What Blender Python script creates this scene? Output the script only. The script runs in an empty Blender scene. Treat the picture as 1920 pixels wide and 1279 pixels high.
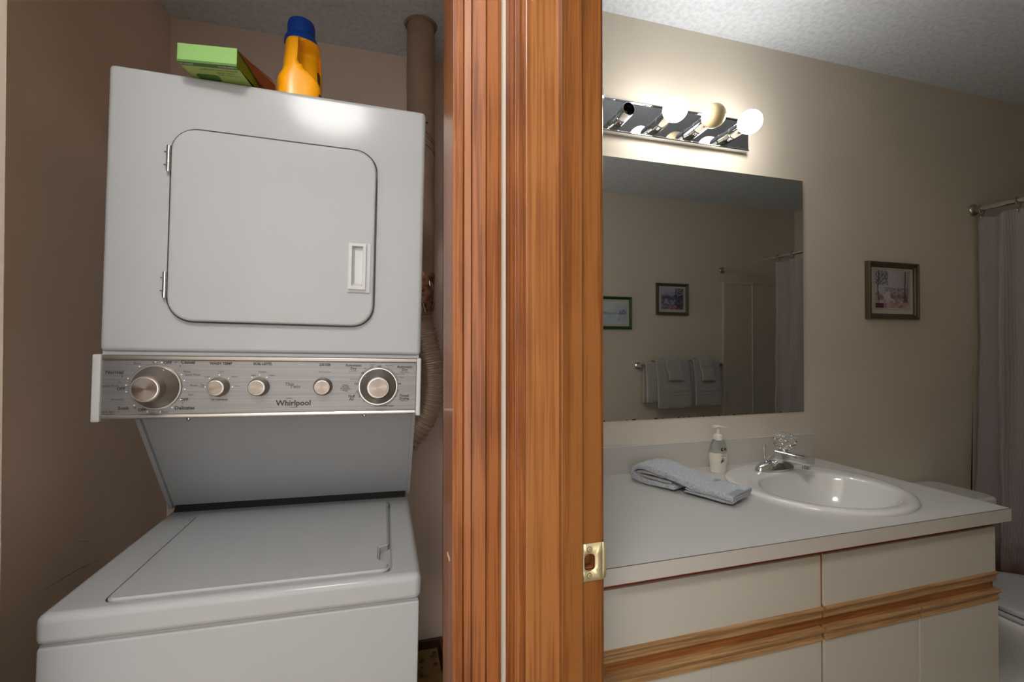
import bpy, bmesh, math, random
from mathutils import Vector, Matrix, noise
random.seed(7)
PI = math.pi
S = bpy.context.scene
C = S.collection

# ------------------------------------------------------------------ camera, world, exposure
cam_d = bpy.data.cameras.new('camera'); cam = bpy.data.objects.new('camera', cam_d); C.objects.link(cam)
cam_d.sensor_width = 36.0; cam_d.lens = 16.0; cam_d.clip_start = 0.02
cam.location = (0, 0, 1.27)
cam.rotation_euler = (math.radians(90.6), 0, math.radians(-16.1))
S.camera = cam
W = bpy.data.worlds.new('world'); S.world = W; W.use_nodes = True
W.node_tree.nodes['Background'].inputs[0].default_value = (0.98, 0.98, 1.0, 1)
W.node_tree.nodes['Background'].inputs[1].default_value = 1.2
S.view_settings.view_transform = 'Standard'; S.view_settings.look = 'None'
S.view_settings.exposure = 1.5; S.view_settings.gamma = 1.0; S.view_settings.use_curve_mapping = False
HALL_LAMP = 19.0      # emission of the hall ceiling lamp
BULB = 15.0          # emission of the lit vanity bulbs

# ------------------------------------------------------------------ materials
def srgb(r, g, b):
    f = lambda c: (c/255/12.92) if c/255 <= 0.04045 else ((c/255+0.055)/1.055)**2.4
    return (f(r), f(g), f(b), 1)
M = {}
def mat(name, col, rough=0.5, metal=0.0, coat=0.0, emit=0, trans=0, ior=1.45, spec=0.5, sheen=0, sss=0):
    m = bpy.data.materials.new(name); m.use_nodes = True
    p = m.node_tree.nodes['Principled BSDF']
    p.inputs['Base Color'].default_value = col if len(col) == 4 else (*col, 1)
    p.inputs['Roughness'].default_value = rough; p.inputs['Metallic'].default_value = metal
    p.inputs['Coat Weight'].default_value = coat; p.inputs['Coat Roughness'].default_value = 0.08
    p.inputs['Specular IOR Level'].default_value = spec
    p.inputs['Transmission Weight'].default_value = trans; p.inputs['IOR'].default_value = ior
    p.inputs['Sheen Weight'].default_value = sheen
    if emit:
        p.inputs['Emission Color'].default_value = col if len(col) == 4 else (*col, 1)
        p.inputs['Emission Strength'].default_value = emit
    M[name] = m
    return m
def nodes(m): return m.node_tree.nodes, m.node_tree.links, m.node_tree.nodes['Principled BSDF']
def add_noise(m, scale=(1,1,1), nscale=1.0, c0=None, c1=None, detail=4, lo=0.35, hi=0.65, bump=0, bscale=None, bdist=0.001, rough=None):
    n, l, p = nodes(m)
    tc = n.new('ShaderNodeTexCoord'); mp = n.new('ShaderNodeMapping'); mp.inputs['Scale'].default_value = scale
    l.new(tc.outputs['Object'], mp.inputs[0])
    if c0 is not None:
        t = n.new('ShaderNodeTexNoise'); t.inputs['Scale'].default_value = nscale; t.inputs['Detail'].default_value = detail
        l.new(mp.outputs[0], t.inputs['Vector'])
        r = n.new('ShaderNodeValToRGB'); r.color_ramp.elements[0].position = lo; r.color_ramp.elements[1].position = hi
        r.color_ramp.elements[0].color = c0; r.color_ramp.elements[1].color = c1
        l.new(t.outputs['Fac'], r.inputs[0]); l.new(r.outputs[0], p.inputs['Base Color'])
    if bump:
        t2 = n.new('ShaderNodeTexNoise'); t2.inputs['Scale'].default_value = bscale; t2.inputs['Detail'].default_value = 3
        l.new(tc.outputs['Object'], t2.inputs['Vector'])
        b = n.new('ShaderNodeBump'); b.inputs['Strength'].default_value = bump; b.inputs['Distance'].default_value = bdist
        l.new(t2.outputs['Fac'], b.inputs['Height']); l.new(b.outputs[0], p.inputs['Normal'])
    return m
def paint(name, col, k=0.04):
    c0 = tuple(max(0, x*(1-k)) for x in col[:3])+(1,); c1 = tuple(x*(1+k) for x in col[:3])+(1,)
    m = mat(name, col, 0.55, spec=0.3)
    return add_noise(m, nscale=1.7, c0=c0, c1=c1, bump=0.25, bscale=160, bdist=0.0006)
paint('paint_bath', srgb(222, 212, 197))
paint('paint_closet_lightened', srgb(240, 218, 200), 0.05)  # closet wall colour lightened to make up for the dim light in there
paint('paint_trim_white', srgb(238, 236, 232))
m = mat('popcorn', srgb(206, 207, 208), 0.9, spec=0.1)
add_noise(m, nscale=60, c0=srgb(214, 221, 230), c1=srgb(232, 239, 247), detail=5, lo=0.3, hi=0.6, bump=0.6, bscale=230, bdist=0.003)
def wood(name, dark, mid, light, gscale=1.0, coat=0.15, rough=0.38, cathedral=0.0):
    m = mat(name, mid, rough, coat=coat); n, l, p = nodes(m)
    tc = n.new('ShaderNodeTexCoord')
    mp = n.new('ShaderNodeMapping'); mp.inputs['Scale'].default_value = (55*gscale, 55*gscale, 1.3*gscale); l.new(tc.outputs['Object'], mp.inputs[0])
    t = n.new('ShaderNodeTexNoise'); t.inputs['Scale'].default_value = 1; t.inputs['Detail'].default_value = 6; t.inputs['Distortion'].default_value = 0.6+cathedral
    l.new(mp.outputs[0], t.inputs['Vector'])
    mp2 = n.new('ShaderNodeMapping'); mp2.inputs['Scale'].default_value = (420*gscale, 420*gscale, 7*gscale); l.new(tc.outputs['Object'], mp2.inputs[0])
    t2 = n.new('ShaderNodeTexNoise'); t2.inputs['Scale'].default_value = 1; t2.inputs['Detail'].default_value = 3; l.new(mp2.outputs[0], t2.inputs['Vector'])
    t3 = n.new('ShaderNodeTexNoise'); t3.inputs['Scale'].default_value = 5; t3.inputs['Detail'].default_value = 3; l.new(tc.outputs['Object'], t3.inputs['Vector'])
    ad = n.new('ShaderNodeMath'); ad.operation = 'MULTIPLY_ADD'; ad.inputs[1].default_value = 0.75; l.new(t2.outputs['Fac'], ad.inputs[0])
    l.new(t.outputs['Fac'], ad.inputs[2])
    ad2 = n.new('ShaderNodeMath'); ad2.operation = 'MULTIPLY_ADD'; ad2.inputs[1].default_value = 0.5; l.new(t3.outputs['Fac'], ad2.inputs[0]); l.new(ad.outputs[0], ad2.inputs[2])
    r = n.new('ShaderNodeValToRGB'); e = r.color_ramp.elements
    e[0].position = 0.7; e[0].color = dark; e[1].position = 1.25 if False else 1.0; e[1].color = light
    k = e.new(0.9); k.color = mid
    k2 = n.new('ShaderNodeMath'); k2.operation = 'MULTIPLY'; k2.inputs[1].default_value = 0.83; l.new(ad2.outputs[0], k2.inputs[0])
    l.new(k2.outputs[0], r.inputs[0]); l.new(r.outputs[0], p.inputs['Base Color'])
    b = n.new('ShaderNodeBump'); b.inputs['Strength'].default_value = 0.15; b.inputs['Distance'].default_value = 0.0006
    l.new(ad.outputs[0], b.inputs['Height']); l.new(b.outputs[0], p.inputs['Normal'])
    return m
wood('wood_casing', srgb(90, 46, 14), srgb(124, 69, 28), srgb(146, 88, 43))
wood('wood_jamb', srgb(100, 57, 18), srgb(125, 74, 29), srgb(139, 87, 40))
wood('wood_board', srgb(112, 64, 27), srgb(140, 86, 42), srgb(155, 101, 53), 0.55, cathedral=1.2)
def oak(name, dark, light):
    m = mat(name, light, 0.4, coat=0.15); n, l, p = nodes(m)
    tc = n.new('ShaderNodeTexCoord'); mp = n.new('ShaderNodeMapping'); mp.inputs['Scale'].default_value = (6, 160, 160); l.new(tc.outputs['Object'], mp.inputs[0])
    t = n.new('ShaderNodeTexNoise'); t.inputs['Scale'].default_value = 1.4; t.inputs['Detail'].default_value = 5; l.new(mp.outputs[0], t.inputs['Vector'])
    r = n.new('ShaderNodeValToRGB'); r.color_ramp.elements[0].position = 0.35; r.color_ramp.elements[1].position = 0.6
    r.color_ramp.elements[0].color = dark; r.color_ramp.elements[1].color = light
    l.new(t.outputs['Fac'], r.inputs[0]); l.new(r.outputs[0], p.inputs['Base Color'])
    return m
oak('oak_rail', srgb(150, 112, 70), srgb(186, 146, 100))
oak('oak_frame', srgb(130, 78, 34), srgb(166, 106, 52))
mat('red_gap', srgb(150, 66, 30), 0.6)
mat('melamine', srgb(206, 202, 190), 0.4)
mat('laminate', srgb(200, 199, 196), 0.3)
mat('laminate_edge', srgb(208, 203, 195), 0.35)
mat('seam_dark', srgb(70, 58, 48), 0.6)
mat('porcelain', srgb(224, 224, 222), 0.12, coat=0.6)
mat('enamel', srgb(160, 162, 163), 0.13, spec=0.17)
mat('plastic_white', srgb(180, 181, 181), 0.35)
mat('black', srgb(18, 18, 18), 0.6)
mat('grey_gap', srgb(66, 68, 68), 0.7)
m = mat('brushed', srgb(150, 146, 143), 0.42, metal=0.6)
add_noise(m, scale=(3, 200, 400), nscale=1, c0=srgb(117, 115, 113), c1=srgb(130, 127, 125))
mat('satin', srgb(146, 138, 131), 0.34, metal=0.8)
mat('satin_bright', srgb(182, 178, 174), 0.25, metal=0.8)
def radial_metal(name):
    m = mat(name, srgb(130, 119, 109), 0.3, metal=0.9); n, l, p = nodes(m)
    tc = n.new('ShaderNodeTexCoord'); g = n.new('ShaderNodeTangent'); g.direction_type = 'RADIAL'; g.axis = 'Y'
    p.inputs['Anisotropic'].default_value = 0.85; l.new(g.outputs[0], p.inputs['Tangent'])
    return m
radial_metal('spun')
mat('chrome', srgb(226, 228, 230), 0.06, metal=1.0)
mat('chrome_plate', srgb(190, 194, 200), 0.03, metal=1.0)
mat('nickel', srgb(190, 184, 172), 0.22, metal=1.0)
m = mat('mirror_silver', srgb(232, 235, 236), 0.0, metal=1.0)
n_, l_, p_ = nodes(m)
tc = n_.new('ShaderNodeTexCoord'); sx = n_.new('ShaderNodeSeparateXYZ'); l_.new(tc.outputs['Object'], sx.inputs[0])
lt = n_.new('ShaderNodeMath'); lt.operation = 'LESS_THAN'; lt.inputs[1].default_value = 0.0035; l_.new(sx.outputs['Z'], lt.inputs[0])
tn = n_.new('ShaderNodeTexNoise'); tn.inputs['Scale'].default_value = 45; l_.new(tc.outputs['Object'], tn.inputs['Vector'])
gt = n_.new('ShaderNodeMath'); gt.operation = 'GREATER_THAN'; gt.inputs[1].default_value = 0.57; l_.new(tn.outputs['Fac'], gt.inputs[0])
mu = n_.new('ShaderNodeMath'); mu.operation = 'MULTIPLY'; l_.new(lt.outputs[0], mu.inputs[0]); l_.new(gt.outputs[0], mu.inputs[1])
mx = n_.new('ShaderNodeMix'); mx.data_type = 'RGBA'; mx.inputs[6].default_value = srgb(232, 235, 236); mx.inputs[7].default_value = srgb(40, 36, 34)
l_.new(mu.outputs[0], mx.inputs[0]); l_.new(mx.outputs[2], p_.inputs['Base Color'])
mat('mirror_edge', srgb(205, 210, 208), 0.2, metal=0.6)
mat('bulb_lit', srgb(255, 252, 246), 0.3, emit=BULB)
mat('bulb_amber', srgb(226, 205, 160), 0.12, coat=0.6)
mat('bulb_clear', srgb(186, 196, 200), 0.08, coat=0.7)
mat('lamp_glass', srgb(255, 252, 248), 0.4, emit=HALL_LAMP)
mat('brass', srgb(226, 212, 168), 0.4, metal=0.6)
mat('slot_shade_tarnish', srgb(60, 48, 30), 0.5)
mat('duct_paint', srgb(172, 148, 128), 0.5)
add_noise(M['duct_paint'], nscale=6, c0=srgb(160, 134, 114), c1=srgb(180, 156, 136))
m = mat('duct_foil', srgb(206, 188, 168), 0.4, metal=0.55)
m = mat('foil_tape', srgb(150, 90, 56), 0.25, metal=0.9)
add_noise(m, scale=(1, 1, 1), nscale=35, c0=srgb(96, 50, 26), c1=srgb(220, 180, 150), bump=0.9, bscale=70, bdist=0.004)
mat('green_box', srgb(124, 164, 92), 0.6); mat('green_dark', srgb(74, 108, 48), 0.6); mat('green_face', srgb(156, 178, 96), 0.6)
mat('olive', srgb(122, 128, 24), 0.5); mat('card_brown', srgb(142, 70, 28), 0.7); mat('card_cream', srgb(222, 196, 164), 0.7)
m = mat('cardboard', srgb(170, 134, 84), 0.8)
add_noise(m, nscale=24, c0=srgb(120, 86, 46), c1=srgb(182, 146, 94), lo=0.3, hi=0.5)
mat('yellow_plastic', srgb(236, 160, 10), 0.32, coat=0.2); mat('blue_plastic', srgb(8, 56, 138), 0.4)
mat('label_dark', srgb(66, 58, 40), 0.5); mat('label_white', srgb(220, 220, 214), 0.5)
mat('ink', srgb(44, 40, 38), 0.6); mat('ink_soft', srgb(104, 98, 94), 0.6); mat('ink_light', srgb(214, 210, 204), 0.5)
m = mat('soap_clear', srgb(222, 226, 224), 0.08, trans=0.85, ior=1.35)
mat('soap_lotion', srgb(228, 222, 208), 0.4); mat('pump_white', srgb(232, 226, 216), 0.35)
mat('acrylic', srgb(250, 252, 252), 0.03, trans=1.0, ior=1.49)
def terry(name, c0, c1):
    m = mat(name, c1, 0.95, spec=0.05, sheen=0.3)
    return add_noise(m, nscale=420, c0=c0, c1=c1, lo=0.36, hi=0.56, bump=0.9, bscale=520, bdist=0.004)
terry('terry_blue', srgb(156, 163, 171), srgb(214, 220, 227)); terry('terry_grey', srgb(166, 162, 158), srgb(204, 201, 197))
mat('terry_flat', srgb(206, 211, 217), 0.9, spec=0.05); mat('terry_band', srgb(186, 181, 178), 0.9, spec=0.05)
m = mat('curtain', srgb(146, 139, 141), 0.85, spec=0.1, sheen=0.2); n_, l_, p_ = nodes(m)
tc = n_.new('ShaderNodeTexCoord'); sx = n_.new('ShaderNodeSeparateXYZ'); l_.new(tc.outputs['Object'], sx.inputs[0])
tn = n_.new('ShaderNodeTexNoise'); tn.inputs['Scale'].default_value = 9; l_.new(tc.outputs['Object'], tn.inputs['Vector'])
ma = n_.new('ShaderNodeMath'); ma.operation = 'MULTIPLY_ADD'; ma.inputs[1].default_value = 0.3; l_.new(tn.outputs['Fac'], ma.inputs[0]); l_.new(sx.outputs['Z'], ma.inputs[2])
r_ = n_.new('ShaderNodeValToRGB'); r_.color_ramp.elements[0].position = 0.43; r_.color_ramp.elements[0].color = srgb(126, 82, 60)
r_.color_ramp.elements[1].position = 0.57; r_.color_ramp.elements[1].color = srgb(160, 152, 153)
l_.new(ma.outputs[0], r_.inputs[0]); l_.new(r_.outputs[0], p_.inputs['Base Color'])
wv = n_.new('ShaderNodeTexWave'); wv.wave_type = 'BANDS'; wv.bands_direction = 'Y'; wv.inputs['Scale'].default_value = 55; l_.new(tc.outputs['Object'], wv.inputs['Vector'])
bp = n_.new('ShaderNodeBump'); bp.inputs['Strength'].default_value = 0.35; bp.inputs['Distance'].default_value = 0.002; l_.new(wv.outputs['Fac'], bp.inputs['Height']); l_.new(bp.outputs[0], p_.inputs['Normal'])
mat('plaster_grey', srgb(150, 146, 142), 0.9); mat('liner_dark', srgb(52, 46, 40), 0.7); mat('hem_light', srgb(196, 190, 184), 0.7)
mat('frame_bronze', srgb(78, 68, 50), 0.4, coat=0.2); mat('frame_green', srgb(40, 82, 50), 0.35, coat=0.3); mat('frame_olive', srgb(80, 78, 62), 0.35, coat=0.3)
mat('mat_board', srgb(205, 202, 192), 0.7); mat('surround', srgb(212, 202, 186), 0.3, coat=0.2); mat('tub', srgb(226, 224, 220), 0.2, coat=0.4)
m = mat('tile_floor', srgb(172, 170, 166), 0.4); add_noise(m, nscale=9, c0=srgb(140, 138, 136), c1=srgb(190, 188, 184))
m = mat('hall_floor', srgb(196, 180, 160), 0.5); add_noise(m, nscale=14, c0=srgb(184, 166, 146), c1=srgb(206, 190, 170))
mat('base_wood', srgb(96, 62, 36), 0.5)
m = mat('print', (1, 1, 1), 0.6); n_, l_, p_ = nodes(m); va = n_.new('ShaderNodeVertexColor'); va.layer_name = 'col'; l_.new(va.outputs[0], p_.inputs['Base Color'])

# ------------------------------------------------------------------ mesh helpers
def finish(name, bm, material, parent=None, smooth=False, angle=40):
    me = bpy.data.meshes.new(name); bmesh.ops.recalc_face_normals(bm, faces=bm.faces); bm.to_mesh(me); bm.free()
    mats = material if isinstance(material, (list, tuple)) else [material]
    for k in mats: me.materials.append(M[k] if isinstance(k, str) else k)
    if smooth:
        for p in me.polygons: p.use_smooth = True
        me.set_sharp_from_angle(angle=math.radians(angle))
    o = bpy.data.objects.new(name, me); C.objects.link(o)
    if smooth and angle <= 60:
        wn = o.modifiers.new('weighted', 'WEIGHTED_NORMAL'); wn.weight = 100; wn.keep_sharp = True
    if parent is not None: o.parent = parent
    return o
def tag(o, label=None, cat=None, group=None, kind=None):
    if label: o['label'] = label
    if cat: o['category'] = cat
    if group: o['group'] = group
    if kind: o['kind'] = kind
    return o
def struct(o): o['kind'] = 'structure'; return o
def empty(name, loc=(0, 0, 0), rot=(0, 0, 0), label=None, cat=None, group=None):
    o = bpy.data.objects.new(name, None); o.empty_display_size = 0.05; C.objects.link(o); o.location = loc; o.rotation_euler = rot
    return tag(o, label, cat, group)
def box(bm, x0, x1, y0, y1, z0, z1, bev=0, seg=2, mi=0):
    r = bmesh.ops.create_cube(bm, size=1)
    vs = r['verts']
    for v in vs: v.co = Vector((x0+(v.co.x+.5)*(x1-x0), y0+(v.co.y+.5)*(y1-y0), z0+(v.co.z+.5)*(z1-z0)))
    fs = set(f for v in vs for f in v.link_faces)
    for f in fs: f.material_index = mi
    if bev:
        es = list(set(e for v in vs for e in v.link_edges))
        bmesh.ops.bevel(bm, geom=es, offset=bev, segments=seg, affect='EDGES', profile=0.5, clamp_overlap=True)
    return vs
def bx(*a, bev=0, seg=2):
    bm = bmesh.new(); box(bm, *a, bev=bev, seg=seg); return bm
def loft(bm, rings, cap0=True, cap1=True, closed=True, mi=0):
    vr = [[bm.verts.new(p) for p in r] for r in rings]
    n = len(vr[0])
    for a, b in zip(vr[:-1], vr[1:]):
        for i in range(n if closed else n-1):
            j = (i+1) % n
            f = bm.faces.new((a[i], a[j], b[j], b[i])); f.material_index = mi
    if cap0: bm.faces.new(list(reversed(vr[0]))).material_index = mi
    if cap1: bm.faces.new(vr[-1]).material_index = mi
    return vr
def ring(c, r, n=24, axis='Z', ry=None):
    ry = r if ry is None else ry; out = []
    for i in range(n):
        a = 2*PI*i/n; u, v = r*math.cos(a), ry*math.sin(a)
        out.append({'Z': (c[0]+u, c[1]+v, c[2]), 'Y': (c[0]+u, c[1], c[2]+v), 'X': (c[0], c[1]+u, c[2]+v)}[axis])
    return out
def lathe(bm, prof, c=(0, 0, 0), n=24, axis='Z', cap0=True, cap1=True):
    d = {'Z': (0, 0, 1), 'Y': (0, 1, 0), 'X': (1, 0, 0)}[axis]
    return loft(bm, [ring((c[0]+d[0]*h, c[1]+d[1]*h, c[2]+d[2]*h), max(r, 1e-4), n, axis) for r, h in prof], cap0, cap1)
def tube(bm, pts, rad, n=12, cap=True):
    pts = [Vector(p) for p in pts]; N = len(pts)
    tan = [(pts[min(i+1, N-1)]-pts[max(i-1, 0)]).normalized() for i in range(N)]
    up = Vector((0, 0, 1)) if abs(tan[0].z) < 0.9 else Vector((1, 0, 0))
    nrm = (up-tan[0]*up.dot(tan[0])).normalized(); rings = []
    for i in range(N):
        nrm = (nrm-tan[i]*nrm.dot(tan[i])).normalized(); b = tan[i].cross(nrm)
        r = rad(i/(N-1), i) if callable(rad) else rad
        rings.append([pts[i]+(nrm*math.cos(2*PI*k/n)+b*math.sin(2*PI*k/n))*r for k in range(n)])
    loft(bm, rings, cap, cap)
def catmull(P, k=8):
    P = [Vector(p) for p in P]; out = []
    for i in range(len(P)-1):
        p0, p1, p2, p3 = P[max(i-1, 0)], P[i], P[i+1], P[min(i+2, len(P)-1)]
        for j in range(k):
            t = j/k
            out.append(0.5*((2*p1)+(p2-p0)*t+(2*p0-5*p1+4*p2-p3)*t*t+(3*p1-p0-3*p2+p3)*t**3))
    out.append(P[-1]); return out
def prism(bm, poly, a0, a1, axis='X', mi=0):
    def pt(p, a): return {'X': (a, p[0], p[1]), 'Y': (p[0], a, p[1]), 'Z': (p[0], p[1], a)}[axis]
    return loft(bm, [[pt(p, a0) for p in poly], [pt(p, a1) for p in poly]], mi=mi)
def rrect(x0, x1, z0, z1, r, n=6):
    out = []
    for cx, cz, a0 in ((x1-r, z1-r, 0), (x0+r, z1-r, 90), (x0+r, z0+r, 180), (x1-r, z0+r, 270)):
        for i in range(n+1):
            a = math.radians(a0+90*i/n); out.append((cx+r*math.cos(a), cz+r*math.sin(a)))
    return out
def carve(o, bm):
    """cut the closed shape bm out of the mesh object o for good"""
    c = finish('cutter', bm, 'enamel'); mod = o.modifiers.new('cut', 'BOOLEAN'); mod.operation = 'DIFFERENCE'; mod.solver = 'EXACT'; mod.object = c
    while o.modifiers[0] != mod: o.modifiers.move(len(o.modifiers)-1, 0)
    ws = [m_ for m_ in o.modifiers if m_ != mod]
    for m_ in ws: m_.show_viewport = False
    c.parent = o.parent
    bpy.context.view_layer.update(); dg = bpy.context.evaluated_depsgraph_get()
    me = bpy.data.meshes.new_from_object(o.evaluated_get(dg)); me.name = o.data.name; o.modifiers.remove(mod); o.data = me
    for m_ in ws: m_.show_viewport = True
    cm = c.data; bpy.data.objects.remove(c); bpy.data.meshes.remove(cm)
def text(s, x, z, size, y=0.0, shear=0.0, bold=0.0, align='CENTER'):
    cu = bpy.data.curves.new('t', 'FONT'); cu.body = s; cu.size = size; cu.align_x = align; cu.align_y = 'CENTER'; cu.resolution_u = 2
    cu.shear = shear; cu.offset = bold
    o = bpy.data.objects.new('t', cu); C.objects.link(o); return (o, x, y, z)
def lettering(name, items, material, parent, xf=None):
    """items: list from text(); glyphs lie in the local XZ plane facing -Y unless xf maps (u, v) otherwise"""
    dg = bpy.context.evaluated_depsgraph_get(); dg.update()
    V, F = [], []
    for o, x, y, z in items:
        me = bpy.data.meshes.new_from_object(o.evaluated_get(dg)); b = len(V)
        for v in me.vertices: V.append(xf(x+v.co.x, z+v.co.y) if xf else (x+v.co.x, y, z+v.co.y))
        for p in me.polygons: F.append([b+i for i in p.vertices])
        cu = o.data; bpy.data.objects.remove(o); bpy.data.curves.remove(cu); bpy.data.meshes.remove(me)
    me = bpy.data.meshes.new(name); me.from_pydata(V, [], F); me.materials.append(M[material])
    o = bpy.data.objects.new(name, me); C.objects.link(o); o.parent = parent; o['kind'] = 'stuff'; return o

# ------------------------------------------------------------------ the setting
CEIL = 2.434; YW = 1.42; XH = 0.2005; XB = 0.32; YO = -0.279; XR = 3.45; YC = 0.712; YB = 1.87; XCL = -0.717; XCR = 0.248
struct(finish('floor', bx(XB, XR+.1, YO-.1, YW+.1, -.05, 0), 'tile_floor'))
struct(finish('floor', bx(-1.1, XB, -3, YB+.1, -.05, 0), 'hall_floor'))
# ceiling with popcorn relief; a round hole is hidden by the duct
struct(finish('ceiling', bx(-1.1, XR+.1, -1.7, YB+.1, CEIL, CEIL+.05), 'popcorn'))
struct(finish('wall_back', bx(XB, XR+.1, YW, YW+.1, 0, CEIL), 'paint_bath'))
struct(finish('wall_front', bx(XB, XR+.1, YO-.1, YO, 0, CEIL), 'paint_bath'))
struct(finish('wall_right', bx(XR, XR+.1, YO, YW, 0, CEIL), 'paint_bath'))
DY = 0.62
bm = bmesh.new()
box(bm, XH, XB, DY+.019, .83, 0, CEIL); box(bm, XCR, XB, .83, YB, 0, CEIL)
box(bm, XH, XB, -.16, DY+.019, 2.07, CEIL); box(bm, XH, XB, -1.7, -.16, 0, CEIL)
struct(finish('wall_hall_right', bm, 'paint_bath'))
bm = bmesh.new()
box(bm, .1275, XH, YC, .82, 0, CEIL); box(bm, -1.1, -.508, YC, .81, 0, CEIL); box(bm, -.508, .1275, YC, .81, 2.07, CEIL)
struct(finish('wall_closet_front', bm, 'paint_bath'))
struct(finish('wall_hall_left', bx(-1.1, -1.0, -1.7, YC, 0, CEIL), 'paint_bath'))
struct(finish('wall_closet_left', bx(XCL-.05, XCL, .81, YB, 0, CEIL), 'paint_closet_lightened'))
struct(finish('wall_closet_back', bx(XCL-.05, XB, YB, YB+.1, 0, CEIL), 'paint_closet_lightened'))
struct(finish('wall_closet_right', bx(XCR-.004, XCR, .83, YB, 0, CEIL), 'paint_closet_lightened'))
bm = bmesh.new(); box(bm, XCL, XCR-.004, YB-.014, YB, 0, .09, bev=.003); struct(finish('baseboard_back', bm, 'base_wood'))
bm = bmesh.new(); box(bm, XCR-.018, XCR-.004, .84, YB-.014, 0, .09, bev=.003); struct(finish('baseboard_right', bm, 'base_wood'))
# scuffs on the closet wall
bm = bmesh.new()
for (y0, z0, y1, z1, bow) in ((1.205, .732, 1.509, .696, .006), (1.245, .729, 1.477, .700, .004), (1.362, .802, 1.438, .768, -.006), (1.381, .752, 1.406, .760, .001), (1.166, 1.780, 1.178, 1.777, 0), (1.729, .837, 1.738, .836, 0), (1.780, .834, 1.787, .833, 0)):
    k = 14; pr = []
    for i in range(k+1):
        t = i/k; th = .0009*math.sin(PI*min(.97, max(.03, t)))*(.6+.5*abs(noise.noise((t*6, y0*9, 2))))
        y_, z_ = y0+(y1-y0)*t, z0+(z1-z0)*t+bow*math.sin(PI*t)+.0012*noise.noise((t*9, z0*20, 1))
        pr.append((bm.verts.new((XCL+.0006, y_, z_-th)), bm.verts.new((XCL+.0006, y_, z_+th))))
    for (p0, p1), (p2, p3) in zip(pr[:-1], pr[1:]): bm.faces.new((p0, p2, p3, p1))
M['scuff'] = mat('scuff', srgb(184, 160, 143), 0.7)
finish('scuff_marks', bm, 'scuff', bpy.data.objects['wall_closet_left'])['kind'] = 'stuff'

# closet casing and jamb (trim_1), door casing (trim_2), bathroom door jamb (trim_3)
def casing_profile(w, t):   # (along width, out from wall): fluted colonial profile
    return [(0, 0), (0, t*.55), (.05*w, t*.72), (.13*w, t*.72), (.15*w, t*.48), (.17*w, t*.78), (.31*w, t*.88), (.33*w, t*.56), (.35*w, t*.86), (.64*w, t*.98),
            (.66*w, t*.66), (.68*w, t*1.0), (.92*w, t*1.0), (1.0*w, t*.9), (1.0*w, 0)]
bm = bmesh.new(); prism(bm, [(.1134+u, YC-v) for u, v in casing_profile(.070, .014)], 0, 2.14, 'Z')
t1 = struct(finish('trim_1', bm, 'wood_casing'))
bm = bmesh.new(); box(bm, .1085, .1275, YC-.001, .822, 0, 2.07, bev=.001); finish('closet_jamb', bm, 'wood_casing', t1)
bm = bmesh.new(); box(bm, .1078, .1086, YC+.03, YC+.052, .92, .926); finish('jamb_nick', bm, 'card_cream', t1)
bm = bmesh.new(); prism(bm, [(XH-v, DY+.006+u) for u, v in casing_profile(.052, .016)], 0, 2.14, 'Z')
t2 = struct(finish('trim_2', bm, 'wood_casing'))
bm = bmesh.new(); box(bm, XH-.0005, .318, DY, DY+.019, 0, 2.07, bev=.0012)
t3 = struct(finish('trim_3', bm, 'wood_board')); zc = .950
carve(t3, bx(.2893, .3062, DY-.01, DY+.017, zc-.0115, zc+.0115))
bm = bmesh.new(); box(bm, .2500, .2835, DY-.0105, DY+.001, 0, 2.07, bev=.0018); finish('door_stop', bm, 'wood_jamb', t3, True)
bm = bmesh.new(); box(bm, .2836, .3185, DY-.0012, DY+.002, 0, 2.07, bev=.0006); rs_ = finish('rebate_strip', bm, 'wood_jamb', t3); carve(rs_, bx(.2893, .3062, DY-.01, DY+.017, zc-.0115, zc+.0115))
bm = bmesh.new(); prism(bm, [(.3188+v, DY+.008+u) for u, v in casing_profile(.057, .012)], 0, 2.14, 'Z'); finish('inner_casing', bm, 'wood_casing', t3)
# strike plate with curled lip, latch hole and two screws
zc = .950
bm = bmesh.new(); hx0, hx1, hz = .2893, .3062, .0130
x0, x1, zt = .2868, .3185, .0275
y = DY-.0024
outer = [(x0, -zt), (x1, -zt), (x1, zt), (x0, zt)]
hole = []
for i in range(16):
    a = 2*PI*i/16+PI/16; hole.append((max(hx0, min(hx1, (hx0+hx1)/2+.0115*math.cos(a))), hz*math.sin(a)))
hv = [bm.verts.new((p[0], y, zc+p[1])) for p in hole]
ov = []
for i in range(16):
    a = 2*PI*i/16+PI/16; dx, dz = math.cos(a), math.sin(a); cx = (hx0+hx1)/2
    t = min(((x1-cx)/dx if dx > 0 else (x0-cx)/dx) if abs(dx) > 1e-6 else 9, (zt/abs(dz)) if abs(dz) > 1e-6 else 9)
    ov.append(bm.verts.new((cx+dx*t, y, zc+dz*t)))
for i in range(16):
    j = (i+1) % 16; bm.faces.new((hv[i], hv[j], ov[j], ov[i]))
# corner fills
for (cx_, cz_) in ((x0, -zt), (x1, -zt), (x1, zt), (x0, zt)):
    near = sorted(ov, key=lambda v: (v.co.x-cx_)**2+(v.co.z-zc-cz_)**2)[:2]
    bm.faces.new((bm.verts.new((cx_, y, zc+cz_)), near[0], near[1]))
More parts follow.
